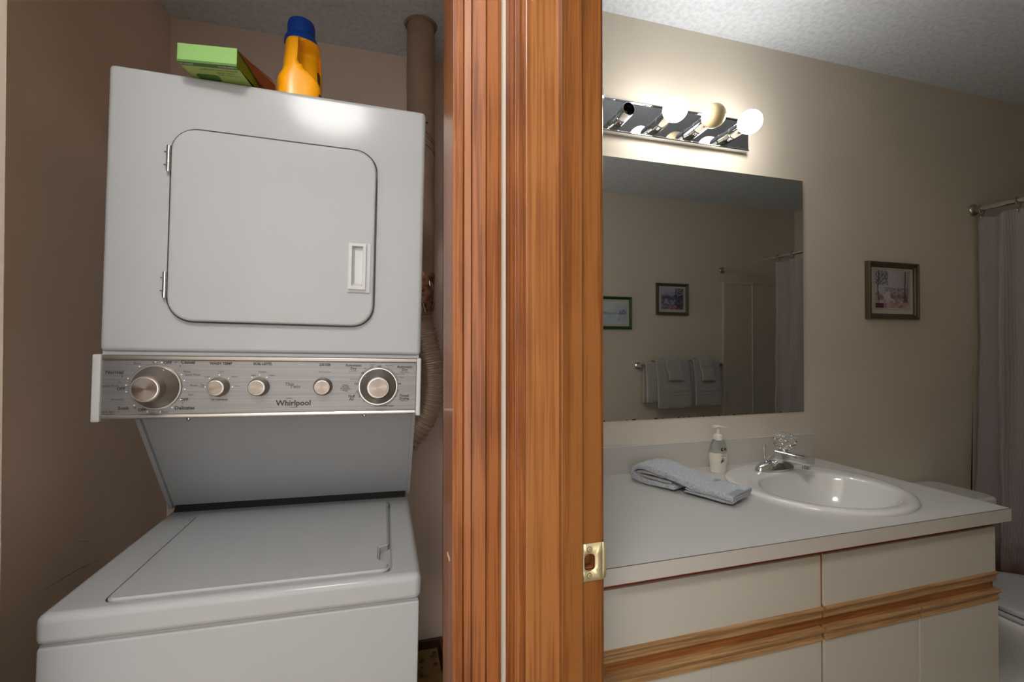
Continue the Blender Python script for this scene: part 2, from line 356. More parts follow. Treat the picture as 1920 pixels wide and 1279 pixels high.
# lip
L = []
for k in range(7):
    a = k/6*math.radians(80); L.append((x1+.010*math.sin(a), y+.010*(1-math.cos(a)), zt*(1-.02*k-.003*k*k)))
rows = [[bm.verts.new((px, py, zc+s*pz)) for s in (-1, -.5, 0, .5, 1)] for px, py, pz in L]
for a, b in zip(rows[:-1], rows[1:]):
    for i in range(4): bm.faces.new((a[i], a[i+1], b[i+1], b[i]))
sp = finish('strike_plate', bm, 'brass', t3, True, 50)
sm = sp.modifiers.new('thick', 'SOLIDIFY'); sm.thickness = .0012; sm.offset = 0
for dz in (-.0195, .0195):
    bm = bmesh.new(); lathe(bm, [(.0032, 0), (.0032, -.0008), (.0024, -.0011)], ((hx0+hx1)/2-.0005, y-.0006, zc+dz), 14, 'Y')
    s_ = finish('screw', bm, 'brass', sp, True)
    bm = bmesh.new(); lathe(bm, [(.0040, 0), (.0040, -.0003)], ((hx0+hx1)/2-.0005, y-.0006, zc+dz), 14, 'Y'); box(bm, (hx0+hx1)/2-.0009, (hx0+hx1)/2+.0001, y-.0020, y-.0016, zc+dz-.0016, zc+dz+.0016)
    finish('screw_slot', bm, 'slot_shade_tarnish', sp)  # raised dark bar carries the slot's recess shade as colour; ring is tarnish

# ceiling lamp of the hall, seen mirrored in the dryer front
def dome_lamp(loc, r, glass, label, d=1.0):
    e = empty('hall_ceiling_light_offscreen', loc, label=label, cat='light')
    bm = bmesh.new(); lathe(bm, [(r*.55, 0), (r*.55, -.02), (r*.5, -.025)], n=28); finish('canopy', bm, 'nickel', e, True)
    bm = bmesh.new(); lathe(bm, [(r*.5, -.020), (r*.8, -.020-.008*d), (r*.96, -.020-.025*d), (r, -.020-.042*d), (r*.95, -.020-.06*d), (r*.75, -.020-.08*d), (r*.4, -.020-.094*d), (.001, -.020-.098*d)], n=32); finish('glass_shade', bm, glass, e, True)
dome_lamp((-.25, -.20, CEIL), .17, 'lamp_glass', 'round white glass ceiling light of the hall in front of the laundry closet')

# ------------------------------------------------------------------ stacked washer and dryer
MR = Matrix.Rotation(math.radians(-.45), 4, 'Z') @ Matrix.Rotation(math.radians(1.14), 4, 'Y')
mach = empty('washer_dryer', label='white stacked washer and dryer with steel control panel in the closet', cat='washer dryer')
mach.matrix_world = Matrix.Translation((-.242, .906, .007)) @ MR
HW = .304; FY = .15
bm = bmesh.new(); box(bm, -HW+.003, HW-.003, .004, .66, .02, .7725, bev=.005); finish('washer_body', bm, 'enamel', mach, True)
# washer top: tray with a recess for the lid
bm = bmesh.new(); box(bm, -HW, HW, 0, .66, .7745, .826, bev=.014, seg=4); top = finish('washer_top', bm, 'enamel', mach, True)
bm = bmesh.new(); box(bm, -HW+.006, HW-.006, .009, .655, .765, .776); finish('body_seam', bm, 'enamel', mach)
lx0, lx1, ly0, ly1 = -.222, .243, .022, .435
bm = bmesh.new(); prism(bm, rrect(lx0-.003, lx1+.006, ly0-.002, ly1+.003, .02), .8130, .84, 'Z'); carve(top, bm)
def lid_poly():
    p = rrect(lx0, lx1, ly0, ly1, .018)
    nt = [(lx1, .150), (lx1-.003, .143), (lx1-.018, .134), (lx1-.020, .127), (lx1-.020, .078), (lx1-.017, .070), (lx1-.005, .060), (lx1, .052)]
    n = 7; return p[n*0:n*4] + list(reversed(nt)) if False else p, nt
p, nt = lid_poly()
# order of rrect: top right corner, top left, bottom left, bottom right -> the notch sits between the end of bottom right and the start of top right
poly = p + list(reversed(nt))
bm = bmesh.new()
f0 = bm.faces.new([bm.verts.new((a, b, .8125)) for a, b in poly])
ex = bmesh.ops.extrude_face_region(bm, geom=[f0]); tv = [g for g in ex['geom'] if isinstance(g, bmesh.types.BMVert)]
for v in tv: v.co.z += .0185
te = [e for e in bm.edges if all(v.co.z > .83 for v in e.verts)]
bmesh.ops.bevel(bm, geom=te, offset=.004, segments=3, affect='EDGES', clamp_overlap=True)
finish('washer_lid', bm, 'enamel', mach, True, 50)
bm = bmesh.new(); box(bm, lx1-.021, lx1+.004, .05, .15, .8120, .8150, bev=.0005); finish('finger_notch', bm, 'enamel', mach)
# rear upright that carries the dryer, sloping away below the controls
bm = bmesh.new(); prism(bm, [(.288, 1.118), (.484, .838), (.62, .838), (.62, 1.25), (.25, 1.25)], -HW+.005, HW-.005, 'X'); finish('upright', bm, 'enamel', mach)
for s in (-1, 1):
    bm = bmesh.new(); xx = s*(HW-.004)
    prism(bm, [(.276, 1.118), (.476, .834), (.50, .834), (.30, 1.118)], xx-.0045, xx+.0045, 'X'); finish('upright_flange', bm, 'enamel', mach)
bm = bmesh.new(); prism(bm, [(.470, .826), (.482, .841), (.60, .841), (.60, .826)], -HW+.012, HW-.012, 'X'); finish('gasket', bm, 'black', mach)
# dryer cabinet
bm = bmesh.new(); box(bm, -HW, HW, FY, .64, 1.246, 1.806, bev=.010, seg=4); dcab = finish('dryer_cabinet', bm, 'enamel', mach, True)
bm = bmesh.new(); box(bm, -HW+.004, HW-.004, FY+.006, .62, 1.236, 1.25); finish('cabinet_gap', bm, 'enamel', mach)
dx0, dx1, dz0, dz1 = -.190, .198, 1.309, 1.693
bm = bmesh.new(); prism(bm, rrect(dx0-.0058, dx1+.0032, dz0-.0026, dz1+.0062, .050, 8), FY-.02, FY+.022, 'Y'); carve(dcab, bm)
bm = bmesh.new(); rings = [[(a, yy, b) for a, b in rrect(dx0+i, dx1-i, dz0+i, dz1-i, .045, 8)] for i, yy in ((0, FY+.0225), (0, FY-.010), (.002, FY-.0125), (.005, FY-.0135))]
loft(bm, rings); door = finish('dryer_door', bm, 'enamel', mach, True, 50)
# pocket handle: raised frame with a recessed cup
hx0, hx1, hz0, hz1 = .146, .187, 1.386, 1.487
def frame_loft(bm, R, y_):  # rings of rectangles
    loft(bm, [[(x, yy, z) for x, z in ((a, c), (b, c), (b, d), (a, d))] for (a, b, c, d), yy in zip(R, y_)], False, True)
bm = bmesh.new(); y0 = FY-.0135
frame_loft(bm, [(hx0-.002, hx1+.003, hz0-.004, hz1+.002), (hx0-.002, hx1+.003, hz0-.004, hz1+.002), (hx0, hx1-.006, hz0+.002, hz1), (hx0, hx1-.006, hz0+.002, hz1),
                (hx0+.006, hx1-.012, hz0+.009, hz1-.006), (hx0+.008, hx1-.0125, hz0+.012, hz1-.0068), (hx0+.012, hx1-.013, hz0+.016, hz1-.008)],
           (y0+.001, y0-.003, y0-.004, y0-.010, y0-.010, y0-.006, y0-.0005))
finish('handle', bm, 'plastic_white', door)
for z0 in (1.604, 1.354):
    bm = bmesh.new(); xh = dx0-.0055
    for i in range(3): lathe(bm, [(.0042, z0+.0172*i), (.0046, z0+.0172*i+.001), (.0046, z0+.0172*i+.0158), (.0042, z0+.0172*i+.0168)], (xh, FY-.0075, 0), 12)
    h = finish('hinge', bm, 'chrome', mach, True)
    for dz in (.014, .040):
        bm = bmesh.new(); box(bm, xh-.009, xh+.010, FY-.006, FY-.0035, z0+dz-.001, z0+dz+.001); finish('hinge_pin', bm, 'grey_gap', h)
# control panel
pz0, pz1 = 1.117, 1.2405; PY = FY-.012
bm = bmesh.new(); box(bm, -HW+.014, HW-.010, PY, .30, pz0+.004, pz1, bev=.001)
cp = finish('control_panel', bm, 'brushed', mach)
bm = bmesh.new(); box(bm, -HW+.012, HW-.008, PY-.004, PY+.02, pz1-.010, pz1, bev=.003, seg=3); finish('trim_bar', bm, 'satin', cp, True)
bm = bmesh.new(); box(bm, -HW+.012, HW-.008, PY-.006, PY+.02, pz0, pz0+.010, bev=.004, seg=3); finish('trim_bar', bm, 'satin_bright', cp, True)
for a, b in ((-HW, -HW+.014), (HW-.010, HW)):
    bm = bmesh.new(); box(bm, a, b, PY-.008, .30, pz0-.004, pz1+.001, bev=.003, seg=3); finish('end_cap', bm, 'plastic_white', cp, True)
for xx in (-.19+.04, .185):
    bm = bmesh.new(); lathe(bm, [(.004, 0), (.004, -.004), (.002, -.006)], (xx, PY+.012, pz0), 10); finish('panel_screw', bm, 'nickel', cp, True)
# knobs
def knob(x, z, rs, rc, prot, big, mark):
    e = PY
    bm = bmesh.new()
    if big: lathe(bm, [(rs, 0), (rs, -.004), (rs*.96, -.008), (rc*1.18, -.020), (rc*1.04, -.024), (rc, -prot*.93), (rc*.94, -prot)], (x, e, z), 36, 'Y')
    else: lathe(bm, [(rs, 0), (rs, -.003), (rc*1.1, -.007), (rc*1.02, -prot*.9), (rc*.93, -prot)], (x, e, z), 28, 'Y')
    k = finish('knob', bm, 'satin', mach, True, 35)
    bm = bmesh.new(); lathe(bm, [(rc*.86, 0), (rc*.86, -.0012), (rc*.80, -.0014)], (0, 0, 0), 28, 'Y', cap1=False)
    ri = finish('face_ring', bm, 'satin_bright', k, True); ri.location = (x, e-prot, z)
    bm = bmesh.new(); lathe(bm, [(rc*.81, 0), (rc*.81, -.0008)], (0, 0, 0), 28, 'Y')
    fc = finish('spun_face', bm, 'spun', k); fc.location = (x, e-prot, z)
    if big:
        bm = bmesh.new(); lathe(bm, [(rs*1.09, 0), (rs*1.09, -.0015), (rs*1.05, -.003), (rs*1.0, -.003)], (x, e, z), 40, 'Y', cap1=False); finish('dial_bezel', bm, 'satin_bright', k, True)
    a = math.radians(mark)
    bm = bmesh.new(); r0, r1 = (rs*.74, rs*.93) if big else (rc*1.02, rs*.98)
    yy = e-(.0135 if big else .0062); d = Vector((math.sin(a), 0, math.cos(a))); s = Vector((d.z, 0, -d.x))*.0013
    dep = Vector((0, .005 if big else .003, 0))
    ctr = Vector((x, yy, z))
    bm.faces.new([bm.verts.new(q) for q in (ctr+d*r0-s-dep*.6, ctr+d*r0+s-dep*.6, ctr+d*r1+s+dep*.7, ctr+d*r1-s+dep*.7)])
    bmesh.ops.solidify(bm, geom=bm.faces[:], thickness=.0008)
    finish('pointer_mark', bm, 'label_white', k)
KZ = 1.1785
knob(-.203, KZ, .041, .0255, .043, True, 25)
knob(-.095, KZ, .0195, .0165, .021, False, 30)
knob(-.022, KZ, .0195, .0165, .021, False, 0)
knob(.100, KZ, .0190, .0160, .019, False, 200)
knob(.2126, KZ, .0385, .0235, .036, True, -50)
YT = PY-.0004
T = []
def lt(s, px, py, size, bold=0, shear=0):     # place on the panel from panel measurements (x 0..600 mm, z mm)
    T.append(text(s, px, py, size, YT, shear, bold))
big = .0092; mid = .0078; sml = .0056; tin = .0046
for s, x, z, size, b in (('Normal', -.271, 1.2070, big, .0003), ('Casual', -.150, 1.2275, big, .0003), ('Delicates', -.1535, 1.1372, big, .0003), ('Soak', -.255, 1.1385, big, .0003),
        ('Rinse', -.2345, 1.2245, sml, 0), ('Spin', -.206, 1.2265, sml, 0), ('OFF', -.1845, 1.2262, mid, .0003), ('18', -.1715, 1.2270, sml, 0), ('8', -.1635, 1.2195, sml, 0),
        ('8', -.2585, 1.1995, sml, 0), ('12', -.2635, 1.1885, sml, 0), ('Super Wash', -.2775, 1.1815, sml, 0), ('OFF', -.260, 1.1755, mid, .0003), ('Prewash', -.2645, 1.1550, sml, 0),
        ('18', -.237, 1.1385, sml, 0), ('OFF', -.2245, 1.1345, mid, .0003), ('Spin', -.2075, 1.1290, sml, 0), ('Rinse', -.187, 1.1300, sml, 0), ('OFF', -.1545, 1.1535, mid, .0003), ('6', -.1570, 1.1470, sml, 0),
        ('Pause', -.1515, 1.2090, sml, 0), ('Quick Rinse', -.1415, 1.2030, sml, 0), ('Rinse', -.139, 1.1820, sml, 0), ('Spin', -.1435, 1.1635, sml, 0),
        ('Pull to Start', -.2805, 1.1320, tin, .0001), ('Push to Stop', -.2805, 1.1275, tin, .0001),
        ('WASH TEMP', -.0925, 1.2255, .0072, .0003), ('Cool', -.0925, 1.2090, tin, 0), ('Cold', -.1165, 1.1990, tin, 0), ('Warm', -.0675, 1.1990, tin, 0), ('Tap', -.1245, 1.1830, tin, 0), ('Cold', -.1245, 1.1785, tin, 0), ('Hot', -.0620, 1.1800, tin, 0), ('All Cold Rinses', -.0930, 1.1530, tin, .0001),
        ('SOIL LEVEL', -.0165, 1.2255, .0072, .0003), ('Medium', -.0165, 1.2090, tin, 0), ('Light', -.0340, 1.2020, tin, 0), ('Heavy', .0015, 1.2020, tin, 0),
        ('DRYER', .1030, 1.2245, .0072, .0003), ('Push to Start', .1030, 1.2095, tin, 0),
        ('Automatic', .1605, 1.2240, mid, .0002), ('Dry', .1605, 1.2172, mid, .0002), ('Less Dry', .1605, 1.2120, tin, 0), ('Automatic', .2685, 1.2215, mid, .0002), ('Dry', .2685, 1.2150, mid, .0002), ('More Dry', .2685, 1.2095, tin, 0),
        ('OFF', .2135, 1.2215, sml, .0002), ('Very Dry', .2350, 1.2240, tin, 0), ('Less', .1985, 1.2260, tin, 0), ('Dry', .1985, 1.2215, tin, 0), ('20', .1840, 1.2175, tin, 0), ('10', .179, 1.2075, sml, .0002), ('Less Dry', .1620, 1.1945, tin, 0), ('OFF', .1680, 1.1835, sml, .0002), ('OFF', .2565, 1.1835, sml, .0002),
        ('More Dry', .2590, 1.2050, tin, 0), ('Knits', .2615, 1.1985, tin, 0), ('80', .2555, 1.1690, tin, 0), ('60', .2500, 1.1560, tin, 0), ('20', .1680, 1.1665, tin, 0), ('30', .1735, 1.1560, tin, 0), ('Fluff', .1580, 1.1570, mid, .0002), ('Air', .1580, 1.1510, mid, .0002), ('OFF', .1870, 1.1470, sml, .0002),
        ('Timed', .2685, 1.1575, mid, .0002), ('Drying', .2685, 1.1515, mid, .0002), ('Minutes', .2685, 1.1462, tin, 0), ('40', .2100, 1.1400, tin, .0001), ('50', .2200, 1.1395, tin, .0001), ('Wrinkle Guard', .2320, 1.1355, tin, .0001), ('Heavy', .1450, 1.1815, tin, .0001), ('Normal', .1450, 1.1775, tin, .0001), ('Permanent', .1450, 1.1735, tin, .0001), ('Press', .1450, 1.1695, tin, .0001)):
    lt(s, x, z, size, b)
T.append(text('Thin', .0340, 1.1835, .0098, YT, .25, 0)); T.append(text('Twin', .0450, 1.1785, .0098, YT, .25, 0))
lettering('lettering', T, 'ink', cp)
lettering('brand_lettering', [text('Whirlpool', .0435, 1.1440, .0160, YT, 0, .0004)], 'ink', cp)
# small printed arcs and dots
bm = bmesh.new()
def arc(cx, cz, r, a0, a1, w=.0004, n=14):
    pr = []
    for i in range(n+1):
        a = math.radians(a0+(a1-a0)*i/n); pr.append((bm.verts.new((cx+(r-w)*math.sin(a), YT, cz+(r-w)*math.cos(a))), bm.verts.new((cx+(r+w)*math.sin(a), YT, cz+(r+w)*math.cos(a)))))
    for (a, b), (c, d) in zip(pr[:-1], pr[1:]): bm.faces.new((a, b, d, c))
for a0, a1 in ((-75, -15), (25, 75), (105, 190), (-125, -100)): arc(.2126, KZ, .0440, a0, a1)
arc(.0425, 1.1490, .0140, 150, 200); arc(.0345, 1.1440, .0105, -30, 35, .0005)
finish('dial_arcs', bm, 'ink', cp)['kind'] = 'stuff'
bm = bmesh.new()
for cx, r, angs in ((-.203, .049, (-35, -2, 10, 60, 75, 95, 120, 145, 170, 195, 225, 260, 275, 290)), (-.095, .024, (-90, -45, 0, 45, 90)), (-.022, .024, (-35, 0, 35))):
    for a in angs:
        a = math.radians(a); lathe(bm, [(.0012, 0), (.0012, -.0006)], (cx+r*math.sin(a), PY, KZ+r*math.cos(a)), 8, 'Y')
finish('dial_dots', bm, 'label_white', cp)['kind'] = 'stuff'

# ------------------------------------------------------------------ on top of the dryer
TZ = 1.8135
bxr = empty('dryer_sheet_box', (-.325, 1.006, TZ+.0035), (0, math.radians(.9), math.radians(-8)), label='opened green cardboard box lying on top of the dryer, brown inside', cat='box')
w_, h_, d_ = .107, .034, .17
bm = bmesh.new(); box(bm, -w_/2, w_/2, 0, .0012, .001, h_); finish('end_panel', bm, 'green_box', bxr)
bm = bmesh.new(); box(bm, -w_/2, w_/2, 0, d_, 0, .0012); bot = finish('front_panel', bm, 'green_face', bxr)
bm = bmesh.new(); box(bm, -w_/2, w_/2, 0, d_, h_, h_+.0012); finish('back_panel', bm, 'green_box', bxr)
bm = bmesh.new(); box(bm, -w_/2, -w_/2+.0012, 0, d_, 0, h_); finish('side_panel', bm, 'green_box', bxr)
bm = bmesh.new(); box(bm, -w_/2, w_/2, d_-.0012, d_, 0, h_); finish('end_panel', bm, 'card_brown', bxr)
def panel(name, q, material, th=.0010):
    bm = bmesh.new(); bm.faces.new([bm.verts.new(p) for p in q]); bmesh.ops.solidify(bm, geom=bm.faces[:], thickness=th); return finish(name, bm, material, bxr)
panel('side_panel', ((w_/2, 0, .0005), (w_/2, 0, h_-.003), (w_/2+.006, .06, .018), (w_/2+.010, .125, .008), (w_/2+.010, .125, .0005)), 'olive')
panel('side_flap', ((w_/2+.001, .004, h_), (w_/2+.012, .06, h_+.001), (w_/2+.026, .125, h_+.004), (w_/2+.028, .130, .002), (w_/2+.013, .126, .002), (w_/2+.008, .06, .018)), 'card_brown')
panel('side_flap', ((w_/2-.004, .010, h_+.001), (w_/2+.020, .110, h_+.010), (w_/2+.027, .128, h_+.006), (w_/2+.012, .06, h_+.001)), 'card_brown')
bm = bmesh.new(); v = [bm.verts.new(q) for q in ((w_/2-.018, .02, h_+.001), (w_/2+.002, .012, h_+.001), (w_/2+.008, .09, h_+.004), (w_/2-.002, .035, h_+.010))]; bm.faces.new(v); bmesh.ops.solidify(bm, geom=bm.faces[:], thickness=.0008); finish('torn_tab', bm, 'card_cream', bxr)
bm = bmesh.new(); box(bm, -w_/2-.0002, w_/2+.0002, -.0003, .012, -.0004, .004); finish('green_band', bm, 'green_dark', bot)
lettering('box_lettering', [text('DRYER SHEETS', .034, .0062, .0052, 0, 0, .0001), text('120 COUNT', -.041, .0062, .0050, 0, 0, .0001)], 'label_white', bot, lambda u, v: (u, .0124-v, -.0006))
lettering('box_lettering', [text('Fragrance-free clothing', .012, .020, .0075), text('fabric sheets', .022, .0285, .0070), text('softer without scent', .026, .036, .0052)], 'ink', bot, lambda u, v: (u, v, -.0006))
bm = bmesh.new(); prism(bm, [(a, b) for a, b in rrect(-.040, .002, .038, .06, .006)], -.0006, -.0002, 'Z'); finish('box_logo', bm, 'green_dark', bot)

dt = empty('detergent_bottle', (-.186, 1.165, TZ-.001), (0, math.radians(1.14), math.radians(12)), label='yellow detergent bottle with blue cap standing on top of the dryer', cat='bottle'); dt.scale = (1, 1, .9)
def sst(a, b, x): t = max(0, min(1, (x-a)/(b-a))); return t*t*(3-2*t)
def bottle_pt(t, z):
    c, s_ = math.cos(t), math.sin(t)
    k = sst(.168, .196, z); e = .55+.45*k
    cx = math.copysign(abs(c)**e, c); sy = math.copysign(abs(s_)**e, s_)
    al = .049-.011*sst(.065, .10, z)-.004*sst(.10, .17, z); ar = .047-.004*sst(.10, .165, z)
    a_ = (al if c < 0 else ar)*(1-k)+.0265*k; b_ = (.060-.006*sst(.09, .17, z))*(1-k)+.0265*k
    if z < .006: a_ -= .004*(1-z/.006); b_ -= .004*(1-z/.006)
    x, y_ = a_*cx, b_*sy+.004*k
    if s_ < 0:   # grip hollow right of the handle column
        zl = .112-(x+.006)*1.0
        y_ += .046*sst(-.007, .001, x)*sst(zl-.006, zl+.010, z)*(1-sst(.160, .178, z))*min(1, -sy*1.6)
    return (x, y_, z)
bm = bmesh.new(); loft(bm, [[bottle_pt(2*PI*i/72, z) for i in range(72)] for z in [0, .003, .006]+[.012+.184*k/44 for k in range(45)]])
body = finish('bottle_body', bm, 'yellow_plastic', dt, True, 80)
bm = bmesh.new(); lathe(bm, [(.036, .186), (.0365, .194), (.0345, .203), (.0300, .208), (.0295, .240), (.0280, .246), (.001, .2465)], (0, .004, 0), 32); cap = finish('bottle_cap', bm, 'blue_plastic', dt, True, 35)
bm = bmesh.new()
for i in range(28):
    a = 2*PI*i/28; box(bm, -.0005, .0005, -.0005, .0005, .210, .238)
    for v in list(bm.verts)[-8:]:
        v.co = Matrix.Rotation(a, 3, 'Z') @ (v.co+Vector((.0295, 0, 0))) + Vector((0, .004, 0))
finish('cap_rib', bm, 'blue_plastic', cap)
bm = bmesh.new(); loft(bm, [[tuple(Vector(bottle_pt(math.radians(d), z))+Vector((.0008, 0, 0))) for d in range(-52, 53, 4)] for z in (.016, .04, .07, .10, .125)], False, False, closed=False); finish('bottle_label', bm, 'label_dark', dt, True, 80)

# ------------------------------------------------------------------ exhaust duct, flexible hose, cardboard
PX, PYY, PR = .137, 1.672, .0495
bm = bmesh.new(); lathe(bm, [(PR, 1.47), (PR, CEIL)], (PX, PYY, 0), 36, cap0=False, cap1=False)
duct = tag(finish('exhaust_duct', bm, 'duct_paint', None, True), 'beige painted metal exhaust pipe rising through the closet ceiling', 'pipe')
bm = bmesh.new(); rg = []
for r0, z in ((PR+.001, CEIL-.004), (PR+.004, CEIL-.006), (PR+.008, CEIL-.003), (PR+.010, CEIL)):
    rg.append([(PX+(r0+noise.noise((i*.9, r0*300, 0))*.004)*math.cos(2*PI*i/40), PYY+(r0+noise.noise((i*.9, r0*300, 3))*.004)*math.sin(2*PI*i/40), z) for i in range(40)])
loft(bm, rg, False, False); finish('plaster_collar', bm, 'plaster_grey', duct, True)
bm = bmesh.new()
for z, t in ((2.03, .5), (2.015, .45), (2.0, .5), (1.985, .55)):
    pts = [(PX+(PR+.0008)*math.cos(a), PYY+(PR+.0008)*math.sin(a), z-.05*math.sin(a+1.4)*.5) for a in [math.radians(-110+i*6) for i in range(26)]]
    tube(bm, pts, .0014, 5)
finish('wire_wrap', bm, 'foil_tape', duct)
bm = bmesh.new(); lathe(bm, [(.0035, 0), (.0035, -.0012)], (PX+.018, PYY-PR*.93, 2.06), 10, 'Y'); finish('rivet', bm, 'black', duct)
# foil taped joint
bm = bmesh.new(); rg = []
for k in range(14):
    z = 1.53-.012*k; rg.append([(PX+(PR+.003+noise.noise((i*.7, k*.9, 5))*.004)*math.cos(2*PI*i/32)-.012*k/13, PYY+(PR+.003+noise.noise((i*.7, k*.9, 9))*.004)*math.sin(2*PI*i/32), z) for i in range(32)])
loft(bm, rg, False, False); jt = finish('taped_joint', bm, 'foil_tape', duct, True, 20)
bm = bmesh.new()
for k in range(9):
    a0 = math.radians(random.uniform(-120, -20)); z0 = random.uniform(1.42, 1.50); da = random.uniform(-1.1, 1.1); dz = random.uniform(-.04, .04)
    tube(bm, [(PX-.006+(PR+.007)*math.cos(a0+da*t), PYY+(PR+.007)*math.sin(a0+da*t), z0+dz*t+.008*math.sin(t*5)) for t in [i/8 for i in range(9)]], .0022, 5)
finish('twisted_wire', bm, 'nickel', jt, True)['kind'] = 'stuff'
pts = catmull([(.125, 1.672, 1.395), (.130, 1.668, 1.36), (.149, 1.66, 1.286), (.168, 1.66, 1.19), (.171, 1.66, 1.10), (.143, 1.66, 1.012), (.090, 1.66, .945), (.02, 1.66, .90), (-.06, 1.66, .885)], 40)
bm = bmesh.new(); LN = len(pts)
tube(bm, pts, lambda t, i: .0500+.0032*math.cos(i*2*PI/7.0), 28)
tag(finish('flexible_hose', bm, 'duct_foil', None, True, 80), 'ribbed metal flexible vent hose bending down beside the dryer', 'hose')
# cardboard on the closet floor
cb = empty('cardboard_scrap', (.17, 1.52, .0), (0, 0, .05), label='crumpled tan cardboard sheet with dark stains on the closet floor', cat='cardboard')
def sheet(x0, x1, y0, y1, zf, th, nx=10, ny=14):
    bm = bmesh.new(); g = [[bm.verts.new((x0+(x1-x0)*i/nx, y0+(y1-y0)*j/ny, zf(i/nx, j/ny))) for i in range(nx+1)] for j in range(ny+1)]
    for j in range(ny):
        for i in range(nx): bm.faces.new((g[j][i], g[j][i+1], g[j+1][i+1], g[j+1][i]))
    bmesh.ops.solidify(bm, geom=bm.faces[:], thickness=th); return bm
finish('sheet', sheet(-.085, .055, -.02, .26, lambda u, v: .03+.075*v+.006*noise.noise((u*4, v*6, 1)), .004), 'cardboard', cb, True)
finish('flap', sheet(-.085, .045, -.16, -.012, lambda u, v: .006+.02*v+.010*noise.noise((u*5, v*5, 7))**2, .004), 'cardboard', cb, True)
bm = bmesh.new(); box(bm, .056, .066, -.1, .20, .0, .05, bev=.002); finish('edge_strip', bm, 'cardboard', cb)
bm = bmesh.new()
for k in range(26):
    u, v = random.random(), random.random(); r = random.uniform(.002, .007)
    x, y_ = -.08+.13*u, .0+.24*v; z = .03+.075*((y_+.02)/.28)+.006*noise.noise(((x+.085)/.14*4, (y_+.02)/.28*6, 1))+.0055
    n = 7; bm.faces.new([bm.verts.new((x+r*1.6*math.cos(2*PI*i/n)*random.uniform(.6, 1.2), y_+r*math.sin(2*PI*i/n), z+r*math.sin(2*PI*i/n)*.27)) for i in range(n)])
finish('stain', bm, 'base_wood', cb)['kind'] = 'stuff'

# ------------------------------------------------------------------ vanity
VX0, VX1 = .335, 1.630
va = empty('vanity_cabinet', (0, 0, 0), label='white vanity cabinet with oak finger rails under the sink counter', cat='cabinet')
bm = bmesh.new()
box(bm, VX0, VX0+.016, .858, YW-.002, 0, .794); box(bm, VX1-.016, VX1, .858, YW-.002, 0, .794)
box(bm, VX0, VX1, .858, YW-.002, .09, .106); box(bm, VX0+.016, VX1-.016, YW-.01, YW-.002, .09, .794); box(bm, VX0+.016, VX1-.016, .91, .925, 0, .10)
finish('body', bm, 'melamine', va)
bm = bmesh.new(); box(bm, VX0, VX1-.004, .8470, .872, .766, .794); box(bm, VX0, VX1-.004, .8470, .872, .09, .12)
for xx in (.335, .69, 1.004, 1.324, 1.606): box(bm, xx, xx+.022, .8475, .872, .10, .794)
finish('face_frame', bm, 'red_gap', va)
bm = bmesh.new(); box(bm, VX0, VX1-.012, .8462, .874, .56, .655); finish('frame_rail', bm, 'oak_frame', va)
DF = .840
for a, b in ((VX0+.002, 1.0050), (1.0155, 1.6265)):
    bm = bmesh.new(); box(bm, a, b, DF, .8472, .650, .7725, bev=.0008); d_ = finish('drawer_front', bm, 'melamine', va)
    prof = [(.8482, .6512), (DF-.002, .6512), (DF-.0055, .6490), (DF-.0060, .6465), (DF-.0035, .6440), (DF-.0010, .6380), (DF+.0000, .6320), (DF-.0015, .6270), (DF+.0005, .6235), (.8482, .6235)]
    bm = bmesh.new(); prism(bm, prof, a, b+.0015, 'X'); finish('finger_rail', bm, 'oak_rail', d_)
for a, b in ((VX0+.002, .6945), (.6955, 1.0060), (1.0155, 1.3275), (1.3335, 1.6360)):
    bm = bmesh.new(); box(bm, a, b, DF, .8472, .115, .5725, bev=.0008); d_ = finish('door', bm, 'melamine', va)
    prof = [(.8482, .5715), (DF-.0015, .5715), (DF-.0040, .5740), (DF-.0020, .5790), (DF+.0005, .5840), (DF-.0010, .5890), (DF-.0060, .5930), (DF-.0075, .5970), (DF-.0060, .6005), (DF-.0015, .6025), (.8482, .6030)]
    bm = bmesh.new(); prism(bm, prof, a, b+.0005, 'X'); finish('finger_rail', bm, 'oak_rail', d_)
# counter with a round cut-out
CT = .829; CB = .795; CX, CYY, SR = 1.30, 1.11, .250
ct = empty('counter_top', (0, 0, 0), label='white laminate vanity countertop with low backsplash and grey edge', cat='countertop')
bm = bmesh.new(); n = 64; x0, x1, y0, y1 = .328, 1.6440, .8165, YW-.0005; angs = [2*PI*i/n for i in range(n)]
for q in ((x0, y0), (x1, y0), (x1, y1), (x0, y1)): angs.append(math.atan2(q[1]-CYY, q[0]-CX) % (2*PI))
angs = sorted(angs); hr = SR-.012
iv, ov, ib, ob = [], [], [], []
for a in angs:
    dx, dy = math.cos(a), math.sin(a); t = min((x1-CX)/dx if dx > 1e-9 else (x0-CX)/dx if dx < -1e-9 else 99, (y1-CYY)/dy if dy > 1e-9 else (y0-CYY)/dy if dy < -1e-9 else 99)
    for lst, r, z in ((iv, hr, CT), (ov, t, CT), (ib, hr, CB), (ob, t, CB)): lst.append(bm.verts.new((CX+dx*r, CYY+dy*r, z)))
k = len(angs)
for i in range(k):
    j = (i+1) % k
    for q in ((iv[i], ov[i], ov[j], iv[j]), (ib[i], ib[j], ob[j], ob[i]), (iv[i], iv[j], ib[j], ib[i]), (ov[i], ob[i], ob[j], ov[j])): bm.faces.new(q)
finish('slab', bm, 'laminate', ct)
bm = bmesh.new(); box(bm, .328, 1.645, .8150, .8164, CB, CT-.0004); finish('front_edge', bm, 'laminate_edge', ct)
bm = bmesh.new(); box(bm, .328, 1.645, .8152, .8170, CT-.0006, CT+.0002); finish('edge_seam', bm, 'seam_dark', ct)
bm = bmesh.new(); box(bm, .328, 1.645, 1.401, YW-.0005, CT-.001, .921, bev=.001); finish('backsplash', bm, 'laminate_edge', ct)
